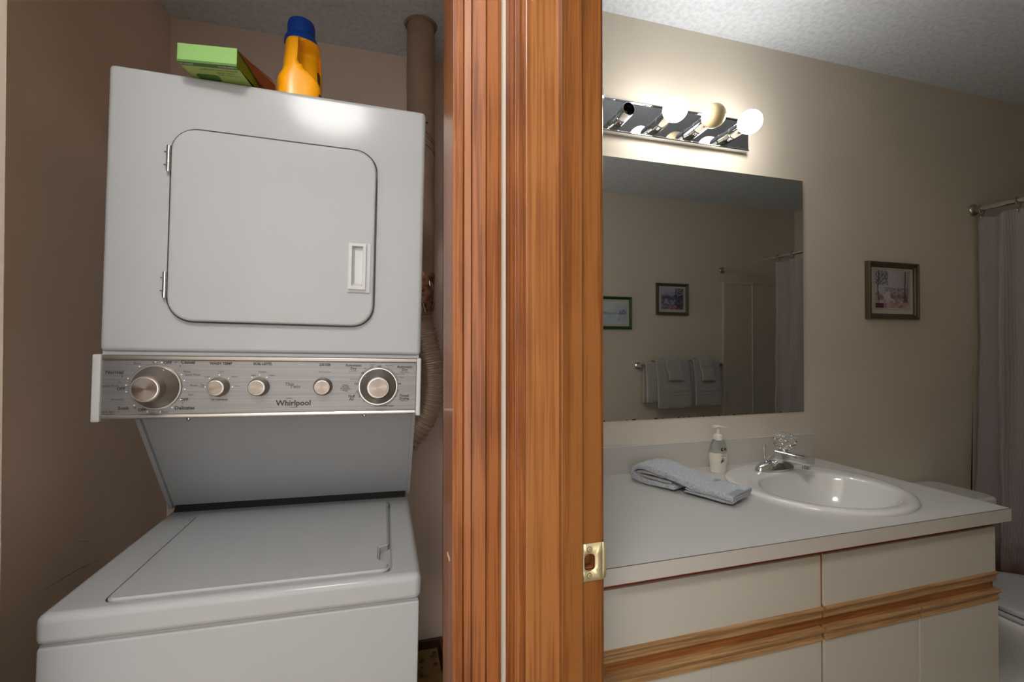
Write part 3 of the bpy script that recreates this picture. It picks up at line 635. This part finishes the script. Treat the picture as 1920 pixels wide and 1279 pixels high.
bm = bmesh.new(); box(bm, .328, 1.646, 1.400, YW-.0005, .9205, .9225, bev=.0005); finish('backsplash_cap', bm, 'laminate', ct)
# sink
sk = empty('sink', (CX, CYY, CT), label='round white drop-in porcelain sink set in the vanity counter', cat='sink')
bm = bmesh.new(); n = 72
def er(cx, cy, a, b, z): return [(cx+a*math.cos(2*PI*i/n), cy+b*math.sin(2*PI*i/n), z) for i in range(n)]
ox, oy, ba, bb = 0, -.045, .196, .166
rings = [er(0, 0, SR, SR, -.0005), er(0, 0, SR+.001, SR+.001, .004), er(0, 0, SR-.002, SR-.002, .009), er(0, 0, SR-.010, SR-.010, .0125), er(0, 0, SR-.022, SR-.022, .0125)]
for s in (.5,): rings.append([((SR-.022)*math.cos(2*PI*i/n)*s+ba*1.03*math.cos(2*PI*i/n)*(1-s), (SR-.022)*math.sin(2*PI*i/n)*s+(oy+bb*1.03*math.sin(2*PI*i/n))*(1-s), .0115) for i in range(n)])
for s, z in ((1.03, .0105), (1.0, .008), (.975, .002), (.95, -.010), (.90, -.040), (.80, -.080), (.62, -.115), (.38, -.135), (.16, -.141), (.10, -.1425)):
    rings.append(er(ox, oy+(1-s)*.03, ba*s, bb*s, z))
loft(bm, rings, False, True)
finish('basin', bm, 'porcelain', sk, True, 80)
bm = bmesh.new(); lathe(bm, [(.024, -.1405), (.024, -.1385), (.018, -.137), (.016, -.139)], (0, oy+.027, 0), 24); finish('drain', bm, 'chrome', sk, True)
# faucet with acrylic knob
fa = empty('faucet', (1.318, 1.272, CT+.0125), (0, 0, 0), label='chrome single-handle bathroom faucet with clear faceted knob on the sink', cat='faucet')
bm = bmesh.new(); rings = []
for z, a, b in ((0, .079, .030), (.004, .079, .030), (.012, .075, .028), (.020, .064, .026), (.027, .046, .024), (.032, .026, .022), (.034, .012, .012)):
    rings.append([(a*math.copysign(abs(math.cos(2*PI*i/36))**.9, math.cos(2*PI*i/36)), b*math.sin(2*PI*i/36), z) for i in range(36)])
loft(bm, rings); finish('base', bm, 'chrome', fa, True, 60)
bm = bmesh.new(); tube(bm, catmull([(.002, .008, .010), (.004, 0, .030), (.006, -.016, .050), (.006, -.030, .066)], 6), lambda t, i: .0255-.006*t, 20); finish('column', bm, 'chrome', fa, True, 60)
bm = bmesh.new(); rings = []
for t in [i/8 for i in range(9)]:
    y_ = -.015-.115*t; w2 = .023-.004*t; zc_ = .054+.007*t-.004*t*t; h2 = .0165-.003*t
    rings.append([(.008+a, y_, zc_+b) for a, b in rrect(-w2, w2, -h2, h2, .007, 3)])
loft(bm, rings); finish('spout', bm, 'chrome', fa, True, 50)
bm = bmesh.new(); lathe(bm, [(.0115, .030), (.0115, .046)], (.008, -.116, 0), 18); finish('aerator', bm, 'nickel', fa, True)
bm = bmesh.new(); lathe(bm, [(.011, .066), (.011, .078), (.008, .082)], (.006, -.034, 0), 16); finish('knob_stem', bm, 'chrome', fa, True)
bm = bmesh.new(); rings = []
for r0, z in ((.014, .076), (.026, .080), (.034, .091), (.0370, .104), (.034, .118), (.025, .129), (.010, .133)):
    rings.append([(.006+(r0*(1 if i % 2 else .93))*math.cos(2*PI*i/20+z*30), -.036+(r0*(1 if i % 2 else .93))*math.sin(2*PI*i/20+z*30), z) for i in range(20)])
loft(bm, rings); finish('clear_knob', bm, 'acrylic', fa)
bm = bmesh.new(); tube(bm, [(-.012, .030, .012), (-.013, .031, .05), (-.014, .031, .066)], .0035, 10); lathe(bm, [(.0035, .064), (.0065, .072), (.005, .080)], (-.014, .031, 0), 12); finish('lift_rod', bm, 'chrome', fa, True)
# soap dispenser
so = empty('soap_dispenser', (1.1365, 1.335, CT), (0, 0, -.2), label='clear pump bottle of white hand soap beside the faucet', cat='soap dispenser')
def oval(a, b, z, n=28): return [(a*math.cos(2*PI*i/n), b*math.sin(2*PI*i/n), z) for i in range(n)]
prof = [(.029, 0), (.031, .003), (.0285, .018), (.030, .035), (.033, .052), (.032, .070), (.028, .088), (.025, .100), (.020, .110), (.0135, .116)]
bm = bmesh.new(); loft(bm, [oval(a, a*.72, z) for a, z in prof if z <= .0701]+[oval(.0312, .0225, .0702)]); finish('lotion', bm, 'soap_lotion', so, True, 60)
bm = bmesh.new(); loft(bm, [oval(a+.0006, (a+.0006)*.72, z) for a, z in [(.0320, .0700), (.028, .088), (.025, .100), (.020, .110), (.0135, .116)]]); finish('clear_shell', bm, 'soap_clear', so, True, 60)
bm = bmesh.new(); lathe(bm, [(.0150, .112), (.0155, .116), (.0155, .128), (.013, .131), (.0075, .133), (.0065, .140), (.0065, .152), (.008, .153)], n=22); pu = finish('pump', bm, 'pump_white', so, True, 45)
bm = bmesh.new(); rings = []
for t in [i/6 for i in range(7)]:
    x = -.016+.050*t; rings.append([(x, a*(1-.5*t), .157+b*(1-.5*t)+.003*math.sin(t*3)-.008*t*t) for a, b in rrect(-.011, .011, -.005, .005, .0045, 3)])
loft(bm, rings); finish('nozzle', bm, 'pump_white', pu, True, 60)
def wrap(u, z):  # curved onto the front of the bottle
    a = -PI/2+u/.030; r0 = .0338 if z < .075 else .0312
    return (r0*math.cos(a), r0*.72*math.sin(a)-.0004, z)
def curved(name, u0, u1, z0, z1, material, par):
    bm = bmesh.new(); N = 6; g = [[bm.verts.new(wrap(u0+(u1-u0)*i/N, z0+(z1-z0)*j/4)) for i in range(N+1)] for j in range(5)]
    for j in range(4):
        for i in range(N): bm.faces.new((g[j][i], g[j][i+1], g[j+1][i+1], g[j+1][i]))
    return finish(name, bm, material, par)
curved('brand_patch', -.002, .018, .077, .087, 'black', so)
lettering('brand_lettering', [text('soft', .006, .0842, .0055, 0, .1, .0001), text('soap', .010, .0797, .0055, 0, .1, .0001)], 'label_white', so, lambda u, z: tuple(Vector(wrap(u, z))+Vector((0, -.0005, 0))))
for k, (a, b) in enumerate(((-.002, .016), (-.001, .013), (-.002, .015))): curved('label_line', a, b, .068-.005*k, .0695-.005*k, 'ink_soft', so)
for a0 in (.55, .8, 1.05):
    bm = bmesh.new(); N = 8; pts = [wrap(-.004+.016*t*math.cos(a0), .036+.022*t*math.sin(a0)) for t in [i/N for i in range(N+1)]]
    tube(bm, [(p[0], p[1]-.0003, p[2]) for p in pts], lambda t, i: .0004+.0011*math.sin(PI*t), 5); finish('label_leaf', bm, 'ink_soft', so)

# ------------------------------------------------------------------ ribbons of cloth
def ribbon(prof, width, th, nw=22, seed=0, amp=.0018, edge=.35, taper=None):
    """a thick cloth strip: prof is a polyline of (s, z), extruded across the width with soft rounded sides"""
    P = [Vector((a, b)) for a, b in prof]; N = len(P)
    nrm = []
    for i in range(N):
        t = (P[min(i+1, N-1)]-P[max(i-1, 0)]).normalized(); nrm.append(Vector((-t.y, t.x)))
    bm = bmesh.new(); rows = []
    us = [-1+2*i/nw for i in range(nw+1)]
    us = [-1, -.985]+us[1:-1]+[.985, 1]
    for u in us:
        k = edge if abs(u) > .99 else (.8 if abs(u) > .98 else 1)
        loop = []
        for i in range(N):
            e = k*(1 if 0 < i < N-1 else .55)
            loop.append((P[i]+nrm[i]*th*.5*e, i, 1))
        for i in reversed(range(N)):
            e = k*(1 if 0 < i < N-1 else .55)
            loop.append((P[i]-nrm[i]*th*.5*e, i, -1))
        row = []
        for q, i, sgn in loop:
            wob = noise.noise((q.x*9+seed, u*1.7, seed+sgn))*amp*2+noise.noise((q.x*60+seed, u*width*60, q.y*60))*amp*.7
            ww = width*.5*(taper(i/(N-1)) if taper else 1)
            row.append(bm.verts.new((q.x, u*ww+noise.noise((i*.3+seed, 3.3, u))*.002, q.y+wob*sgn)))
        rows.append(row)
    n = len(rows[0])
    for a, b in zip(rows[:-1], rows[1:]):
        for i in range(n): bm.faces.new((a[i], a[(i+1) % n], b[(i+1) % n], b[i]))
    bm.faces.new(rows[0]); bm.faces.new(list(reversed(rows[-1])))
    return bm
def smooth_prof(P, k=7): return [(p.x, p.y) for p in catmull([(a, b, 0) for a, b in P], k)]
# folded towel on the counter
A = Vector((.850, 1.322)); B = Vector((.974, 1.050)); ang = math.atan2(B.y-A.y, B.x-A.x)
tw = empty('hand_towel', (A.x, A.y, CT+.0035), (0, 0, ang), label='folded pale blue-grey terry towel lying on the vanity counter', cat='towel')
lower = smooth_prof([(.13, .009), (.07, .009), (.015, .010), (-.016, .018), (-.024, .030), (-.014, .044), (.02, .051), (.06, .049), (.10, .042), (.145, .033), (.19, .026), (.24, .024), (.275, .023), (.300, .021)], 6)
o = finish('outer_fold', ribbon(lower, .122, .016, 60, 2.0, .0026), 'terry_blue', tw, True, 80)
inner = smooth_prof([(.115, .0205), (.06, .021), (.01, .022), (-.006, .027), (.005, .034), (.05, .036), (.09, .032)], 6)
finish('inner_fold', ribbon(inner, .112, .009, 22, 5.0, .001), 'terry_grey', tw, True, 80)
under = smooth_prof([(.155, .007), (.20, .007), (.25, .007), (.285, .008), (.296, .011), (.288, .014), (.26, .0135), (.21, .013), (.16, .016)], 5)
finish('under_fold', ribbon(under, .112, .007, 22, 8.0, .001), 'terry_blue', tw, True, 80)
for s0, s1 in ((.202, .214), (.283, .303)):
    bm = bmesh.new(); N = 14
    def zt_(s):
        for (a, b), (c, d) in zip(lower[30:-1], lower[31:]):
            if a <= s <= c: return b+(d-b)*(s-a)/(c-a)
        return lower[-1][1]
    g = []
    for i in range(N+1):
        v = -.0600+.1200*i/N; row = []
        for j in range(4):
            s = s0+(s1-s0)*j/3; row.append(bm.verts.new((s, v, zt_(s)+.0078+(-.004 if i in (0, N) else 0)+noise.noise((v*40, s*40, 2))*.001)))
        g.append(row)
    for i in range(N):
        for j in range(3): bm.faces.new((g[i][j], g[i][j+1], g[i+1][j+1], g[i+1][j]))
    bmesh.ops.solidify(bm, geom=bm.faces[:], thickness=-.0012)
    finish('woven_band', bm, 'terry_flat', tw, True, 80)

# ------------------------------------------------------------------ mirror and light bar
bm = bmesh.new(); box(bm, 0, 1.173, 0, .005, 0, .917, mi=1)
for f in bm.faces:
    if f.calc_center_median().y < .001: f.material_index = 0
mi_ = finish('wall_mirror', bm, ['mirror_silver', 'mirror_edge'])
mi_.location = (.440, YW-.0055, 1.0095)
tag(mi_, 'large frameless wall mirror above the vanity backsplash', 'mirror')
lb = empty('vanity_light_bar', (0, YW, 0), label='chrome vanity light bar with round bulbs and one empty socket above the mirror', cat='light fixture')
BY = -.025
bm = bmesh.new(); box(bm, .42, 1.331, BY, 0, 2.008, 2.114, bev=.001); finish('backplate', bm, 'chrome_plate', lb)
for z in (2.003, 2.112):
    bm = bmesh.new(); box(bm, .419, 1.332, BY-.004, -.001, z, z+.007, bev=.003, seg=3); finish('edge_rail', bm, 'chrome', lb, True)
tilt = Matrix.Rotation(math.radians(-3), 4, 'X')
kinds = ['bulb_clear', 'bulb_clear', None, 'bulb_lit', 'bulb_amber', 'bulb_lit']
for i, kd in enumerate(kinds):
    x = 1.2365-.1515*(5-i); zc_ = 2.046
    bm = bmesh.new(); inner = kd is None
    prof = [(.0225, 0), (.0225, .027), (.0200, .0285), (.0200, .031), (.0225, .0325), (.0225, .072)]
    prof += [(.0205, .0725), (.0185, .060), (.0185, .020), (.001, .020)] if inner else [(.018, .0725), (.001, .073)]
    lathe(bm, [(r, -h) for r, h in prof], (0, 0, 0), 28, 'Y'); s_ = finish('socket', bm, 'chrome', lb, True, 35)
    s_.matrix_local = Matrix.Translation((x, BY, zc_)) @ tilt
    if inner:
        bm = bmesh.new(); lathe(bm, [(.0183, -.021), (.0183, -.058)], n=24, axis='Y', cap0=False, cap1=False); finish('socket_liner', bm, 'black', s_, True)
        bm = bmesh.new(); lathe(bm, [(.0125, -.022), (.0125, -.046), (.010, -.047), (.010, -.024)], n=24, axis='Y', cap0=False, cap1=False); lathe(bm, [(.006, -.021), (.005, -.030)], n=12, axis='Y'); finish('screw_shell', bm, 'nickel', s_, True)
        continue
    bm = bmesh.new(); R = .0400; c0 = .1070; pr = [(.0165, .066), (.0170, .0715)]
    for k in range(2, 19):
        a = PI*k/18*.94+PI*.06; pr.append((R*math.sin(a), c0-R*math.cos(a)))
    lathe(bm, [(r, -h) for r, h in pr], n=32, axis='Y'); finish('bulb', bm, kd, s_, True, 80)

# ------------------------------------------------------------------ framed prints
def painting(name, parent, w, h, y, fn, n=64):
    V, F, cols = [], [], []
    for j in range(n+1):
        for i in range(n+1): V.append((w*(i/n-.5), y, h*(j/n-.5)))
    for j in range(n):
        for i in range(n):
            a = j*(n+1)+i; F.append((a, a+1, a+n+2, a+n+1))
    me = bpy.data.meshes.new(name); me.from_pydata(V, [], F); me.materials.append(M['print'])
    ca = me.color_attributes.new('col', 'FLOAT_COLOR', 'POINT')
    for j in range(n+1):
        for i in range(n+1):
            c = fn(i/n, j/n); ca.data[j*(n+1)+i].color = srgb(*[max(0, min(255, q)) for q in c])
    o = bpy.data.objects.new(name, me); C.objects.link(o); o.parent = parent; return o
def mixc(a, b, t): t = max(0, min(1, t)); return tuple(p+(q-p)*t for p, q in zip(a, b))
def forest(u, v):
    k = noise.noise((u*9, v*9, 1)); k2 = noise.noise((u*26, v*26, 4)); st = noise.noise((u*40, v*3, 2))
    c = mixc((196, 196, 204), (170, 158, 164), max(0, (u-.45)*1.8)*.8+st*.5) if v > .42 else mixc((150, 118, 124), (204, 192, 192), .5+k*.9+k2*.7)
    if v > .62 and u < .38: c = mixc(c, (92, 88, 104), .45+k2*1.3)
    if .2 < v < .46 and abs(u-(.42+.1*math.sin(v*14))) < .05+(.46-v)*.35: c = mixc((214, 216, 222), (160, 166, 180), .3+k2)
    if .28 < v < .55 and u > .45: c = mixc(c, (108, 84, 90), .35+k2*1.2)
    if v < .14 and u < .25: c = (96, 56, 66)
    if .45 < v < .56 and .28 < u < .5: c = mixc(c, (120, 118, 130), .5+k2)
    for t0, wd, dk in ((.085, .018, (84, 80, 92)), (.885, .024+(max(0, .42-v)*.22), (98, 72, 74)), (.97, .012, (132, 120, 124)), (.62, .006, (176, 164, 166)), (.72, .005, (164, 150, 154))):
        if abs(u-t0-.012*math.sin(v*9)) < wd and v > (.16 if t0 < .9 else .35): c = mixc(c, dk, .85)
    return c
def lake(u, v):
    k = noise.noise((u*7, v*12, 1)); k2 = noise.noise((u*22, v*22, 4))
    c = mixc((176, 172, 192), (150, 148, 172), .5+k) if v > .68 else mixc((92, 92, 116), (182, 182, 196), .5+k*.8+k2*.9)
    if v > .8: c = mixc((170, 164, 186), (186, 182, 200), v)
    if u > .62 and k2 > -.12: c = mixc(c, (62, 58, 84), .8)
    if .48 < v < .62 and k2 > -.1: c = mixc(c, (70, 72, 98), .8)
    if v < .2 and .18 < u < .68: c = mixc((206, 150, 166), (90, 70, 96), .4+k2*1.6)
    return c
def shore(u, v):
    k = noise.noise((u*4, v*14, 1)); k2 = noise.noise((u*24, v*24, 4))
    c = mixc((196, 208, 214), (170, 184, 204), .5+k)
    if v > .55: c = mixc((206, 216, 214), (172, 184, 206), (u*1.2+.3-v)+k*.4)
    if abs(v-.48) < .015: c = (140, 152, 178)
    if u > .72-.4*abs(v-.5) and .12 < v < .66 and k2 > -.05: c = mixc(c, (112, 112, 150), .75)
    if v < .42: c = mixc(c, (204, 216, 214), .5)
    return c
def framed(loc, rotz, w, h, fw, material, fn, label, pw, ph, dy=0, depth=.022):
    e = empty('framed_print', loc, (0, 0, rotz), label=label, cat='picture')
    prof = [(0, 0), (0, .7*depth), (.12*fw, .95*depth), (.35*fw, depth), (.5*fw, .78*depth), (.7*fw, .7*depth), (.82*fw, .5*depth), (1.0*fw, .45*depth), (1.0*fw, 0)]
    bm = bmesh.new(); rows = []
    for sx, sz in ((-1, -1), (1, -1), (1, 1), (-1, 1)): rows.append([(sx*(w/2-u), -v, sz*(h/2-u)) for u, v in prof])
    vr = [[bm.verts.new(p) for p in r] for r in rows]
    for i in range(4):
        a, b = vr[i], vr[(i+1) % 4]
        for j in range(len(prof)-1): bm.faces.new((a[j], a[j+1], b[j+1], b[j]))
    finish('frame', bm, material, e, True, 30)
    bm = bmesh.new(); box(bm, -w/2+fw*.9, w/2-fw*.9, -.0075, -.002, -h/2+fw*.9, h/2-fw*.9); mt = finish('mat_board', bm, 'mat_board', e)
    bm = bmesh.new()
    for s in (-1, 1):
        box(bm, -pw/2-.006, pw/2+.006, -.0079, -.0074, dy+s*(ph/2+.005)-.0006, dy+s*(ph/2+.005)+.0006)
        box(bm, s*(pw/2+.006)-.0006, s*(pw/2+.006)+.0006, -.0079, -.0074, dy-ph/2-.005, dy+ph/2+.005)
    finish('mat_line', bm, 'ink_soft', mt)
    p = painting('art_print', e, pw, ph, -.0082, fn); p.location = (0, 0, dy)
    return e
framed((2.094, YW-.0005, 1.503), 0, .293, .243, .024, 'frame_bronze', forest, 'square bronze-framed print of a misty wood with a stream, beside the shower curtain', .196, .158, .006)
framed((1.700, YO+.0005, 1.520), PI, .300, .247, .022, 'frame_green', lambda u, v: shore(1-u, v), 'green-framed print of a pale seashore on the wall facing the mirror', .215, .170, 0)
framed((2.213, YO+.0005, 1.637), PI, .292, .250, .024, 'frame_olive', lambda u, v: lake(1-u, v), 'olive-framed print of a dark wooded lake above the towel bar', .20, .165, .004)

# ------------------------------------------------------------------ towel bar with towels on the wall opposite the mirror
tb = empty('towel_bar', (0, YO, 0), label='chrome towel bar on the wall facing the mirror', cat='towel bar')
BZ = 1.118; BYY = .062
bm = bmesh.new(); tube(bm, [(1.90, BYY, BZ), (2.62, BYY, BZ)], .008, 14); finish('bar', bm, 'chrome', tb, True)
for x in (1.90, 2.62):
    bm = bmesh.new(); box(bm, x-.022, x+.022, 0, .010, BZ-.026, BZ+.026, bev=.004); box(bm, x-.011, x+.011, .006, BYY+.012, BZ-.012, BZ+.012, bev=.003); finish('bracket', bm, 'chrome', tb, True)
def drape(name, x0, x1, zb_front, zb_back, th, gap, seed, material, label, group, band=None):
    cx = (x0+x1)/2
    e = empty(name, (cx, YO+BYY, BZ), (0, 0, PI/2), label=label, cat='towel', group=group)
    r = .008+gap+th/2; P = [(-r*1.15, zb_back-BZ), (-r*1.1, (zb_back-BZ)*.5), (-r, -.02), (-r*.75, r*.7), (0, r), (r*.75, r*.7), (r, -.02), (r*1.3+.004, (zb_front-BZ)*.5), (r*1.35+.008, zb_front-BZ)]
    P = [(a, b) for a, b in P]
    pr = smooth_prof(P, 6)
    finish('terry_cloth', ribbon(pr, x1-x0, th, 22, seed, .003), material, e, True, 80)
    if band:
        for z0, z1 in band:
            xs = r*1.34+.006+th*.5
            finish('woven_band', bx(xs-.003, xs+.0028, -(x1-x0)/2+.004, (x1-x0)/2-.004, z0-BZ, z1-BZ, bev=.001), 'terry_band', e)
    return e
G = 'towels hanging on the towel bar'
drape('bath_towel', 1.925, 2.260, .845, .83, .020, .001, 1.0, 'terry_grey', 'thick grey bath towel under the hand towel next to the bare bar end', G)
drape('bath_towel', 2.315, 2.585, .815, .83, .020, .001, 2.0, 'terry_grey', 'thick grey bath towel under the hand towel next to the tub surround', G)
drape('hand_towel', 2.005, 2.300, .80, .86, .012, .026, 3.0, 'terry_grey', 'grey hand towel with woven bands hanging next to the bare bar end', G, ((.918, .930), (.893, .905)))
drape('hand_towel', 2.335, 2.575, .805, .86, .012, .026, 4.0, 'terry_grey', 'grey hand towel with woven bands hanging next to the tub surround', G, ((.918, .930), (.893, .905)))
drape('washcloth', 2.085, 2.215, 1.010, 1.03, .010, .042, 5.0, 'terry_grey', 'small grey washcloth over the hand towel next to the bare bar end', G)
drape('washcloth', 2.385, 2.500, 1.000, 1.03, .010, .042, 6.0, 'terry_grey', 'small grey washcloth over the hand towel next to the tub surround', G)

# ------------------------------------------------------------------ tub, surround, rod, curtain
for a, lab in (((2.69, XR-.013, YO+.0005, YO+.012), 'cream plastic shower wall panel on the wall facing the mirror'),
               ((XR-.012, XR-.0005, YO+.0005, YW-.0005), 'long cream plastic shower wall panel behind the bathtub'),
               ((2.76, XR-.013, YW-.012, YW-.0005), 'cream plastic shower wall panel hidden behind the shower curtain')):
    bm = bmesh.new(); box(bm, *a, .40, 1.80, bev=.004); pn = finish('shower_surround', bm, 'surround', None, True); tag(pn, lab, 'shower wall')
    if a[3] < 0:
        for x0, x1 in ((2.69, 2.718), (2.98, 2.992)):
            bm = bmesh.new(); box(bm, x0, x1, YO+.008, YO+.020, .40, 1.80, bev=.004); finish('panel_rib', bm, 'surround', pn, True)
        bm = bmesh.new(); box(bm, 2.69, XR-.013, YO+.008, YO+.018, 1.775, 1.80, bev=.004); finish('panel_cap', bm, 'surround', pn, True)
bm = bmesh.new(); N = 40
def tr(inset, z, r):
    return [(x, y_, z) for x, y_ in rrect(2.71+inset, XR-.013-inset, YO+.013+inset, YW-.013-inset, r, 8)]
loft(bm, [tr(0, 0, .01), tr(0, .39, .01), tr(.003, .40, .01), tr(.06, .40, .09), tr(.075, .385, .09), tr(.11, .10, .10), tr(.15, .06, .10)], True, True)
tag(finish('bathtub', bm, 'tub', None, True, 45), 'white bathtub behind the grey shower curtain', 'bathtub')
R0 = Vector((2.618, YW-.001, 1.893)); R1 = Vector((2.690, YO+.001, 1.888))
rod = empty('shower_rod', (0, 0, 0), label='chrome shower curtain rod between the bathroom walls', cat='curtain rod')
bm = bmesh.new(); tube(bm, [R0, R1], .0125, 20); finish('rod', bm, 'chrome', rod, True)
for p, s in ((R0, -1), (R1, 1)):
    bm = bmesh.new(); lathe(bm, [(.027, 0), (.027, s*.006), (.022, s*.012), (.0155, s*.014), (.0155, s*.030)], (p.x, p.y, p.z), 24, 'Y'); finish('flange', bm, 'nickel', rod, True)
cu = empty('shower_curtain', (0, 0, 0), label='grey woven fabric shower curtain gathered on the rod', cat='curtain')
def rodx(y_): t = (y_-R0.y)/(R1.y-R0.y); return R0.x+(R1.x-R0.x)*t
Y0c, Y1c = 1.398, .285; ztop, zbot = 1.858, .10
npl = 9; NU, NV = 300, 90
ring_y = [Y0c-.010-(Y0c-Y1c-.02)*i/npl for i in range(npl+1)]
bm = bmesh.new(); g = []
for j in range(NV+1):
    v = j/NV; row = []
    for i in range(NU+1):
        u = i/NU; y_ = Y0c+(Y1c-Y0c)*u
        ph = u*npl*2*PI
        amp = .016+.014*min(1, v*3)
        x = rodx(y_)-.010+amp*math.sin(ph+.35*math.sin(v*5))+.006*math.sin(ph*2.1+1+v*2)
        sag = -.016*(1-math.cos(ph*1.0+0))*.5*max(0, 1-v*6)
        # slanting wrinkles
        wr = noise.noise((y_*9+v*2, v*7, 1.3)); wr2 = noise.noise((y_*14-v*9, v*16, 5.1))
        wr3 = noise.noise((y_*22+v*30, v*9-y_*6, 8.8))
        x += .020*v*wr+.012*v*abs(wr2)+.010*min(1, v*2)*abs(wr3)+(-.05*v*v*.6)
        yy = min(YW-.008, y_+.010*math.sin(ph*1.0+1.2)*min(1, v*2)+(.004*noise.noise((v*8, u*3, 2))))
        row.append(bm.verts.new((x, yy, ztop+(zbot-ztop)*v+sag)))
    g.append(row)
for j in range(NV):
    for i in range(NU): bm.faces.new((g[j][i], g[j][i+1], g[j+1][i+1], g[j+1][i]))
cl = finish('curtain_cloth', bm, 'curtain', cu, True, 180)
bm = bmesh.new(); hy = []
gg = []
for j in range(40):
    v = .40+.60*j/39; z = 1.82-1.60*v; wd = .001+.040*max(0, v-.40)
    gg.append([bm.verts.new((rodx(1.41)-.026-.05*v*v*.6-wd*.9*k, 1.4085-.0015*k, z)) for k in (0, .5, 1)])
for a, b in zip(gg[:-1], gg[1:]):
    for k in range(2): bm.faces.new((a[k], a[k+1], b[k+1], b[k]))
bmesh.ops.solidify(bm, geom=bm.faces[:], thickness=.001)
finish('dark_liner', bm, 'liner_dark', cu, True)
for y_ in ring_y:
    bm = bmesh.new(); x = rodx(y_); rz = 1.893-.0045*((YW-y_)/1.7)
    pts = [(x+.0185*math.sin(a)*.9, y_+.003*math.cos(a), rz-.008+.0235*math.cos(a)) for a in [2*PI*i/20 for i in range(21)]]
    tube(bm, pts, .0022, 8); lathe(bm, [(.002, 0), (.005, .003), (.005, .008), (.002, .011)], (x-.004, y_, rz-.046), 10); finish('curtain_ring', bm, 'nickel', cu, True)

# ------------------------------------------------------------------ toilet
TX = 2.12
to = empty('toilet', (TX, 0, 0), label='white toilet between the vanity and the shower curtain', cat='toilet')
bm = bmesh.new(); loft(bm, [[(x, y_, z) for x, y_ in rrect(-a, a, 1.408-d, 1.405, .035, 5)] for a, d, z in ((.170, .16, .40), (.185, .185, .44), (.198, .200, .60), (.200, .205, .648))]); finish('tank', bm, 'porcelain', to, True, 50)
bm = bmesh.new(); loft(bm, [[(x, y_, z) for x, y_ in rrect(-a, a, y0, 1.410, .045, 6)] for a, y0, z in ((.205, 1.190, .648), (.213, 1.180, .652), (.213, 1.180, .672), (.208, 1.185, .679), (.198, 1.195, .681))]); finish('tank_lid', bm, 'porcelain', to, True, 50)
bm = bmesh.new(); tube(bm, [(-.14, 1.195, .60), (-.14, 1.178, .60), (-.10, 1.172, .595), (-.07, 1.172, .590)], .006, 10); finish('flush_lever', bm, 'chrome', to, True)
def egg(a, yb, yf, z, n=44):
    out = []; yc = yb-(yb-yf)*.42
    for i in range(n):
        t = 2*PI*i/n; s = math.sin(t); out.append((a*math.cos(t), yc+((yb-yc) if s > 0 else (yc-yf))*s*(1 if s < 0 else .95), z))
    return out
bm = bmesh.new(); loft(bm, [egg(.115, 1.26, .84, 0), egg(.110, 1.26, .85, .04), egg(.095, 1.22, .90, .14), egg(.110, 1.22, .86, .22), egg(.160, 1.20, .76, .30), egg(.184, 1.20, .705, .36), egg(.187, 1.20, .70, .385), egg(.180, 1.20, .707, .392)]); finish('bowl', bm, 'porcelain', to, True, 60)
bm = bmesh.new(); box(bm, -.13, .13, 1.14, 1.40, .28, .402, bev=.02, seg=3); finish('tank_shelf', bm, 'porcelain', to, True)
bm = bmesh.new(); loft(bm, [egg(.184, 1.165, .70, .3925), egg(.188, 1.168, .695, .397), egg(.188, 1.168, .695, .405), egg(.184, 1.165, .70, .4095)]); finish('seat', bm, 'plastic_white', to, True, 50)
bm = bmesh.new(); loft(bm, [egg(.183, 1.165, .70, .412), egg(.188, 1.168, .694, .416), egg(.188, 1.168, .694, .426), egg(.180, 1.163, .703, .432), egg(.13, 1.12, .76, .436)]); finish('seat_lid', bm, 'plastic_white', to, True, 50)
for s in (-1, 1):
    bm = bmesh.new(); box(bm, s*.07-.018, s*.07+.018, 1.150, 1.180, .395, .424, bev=.006); finish('seat_hinge', bm, 'plastic_white', to, True)
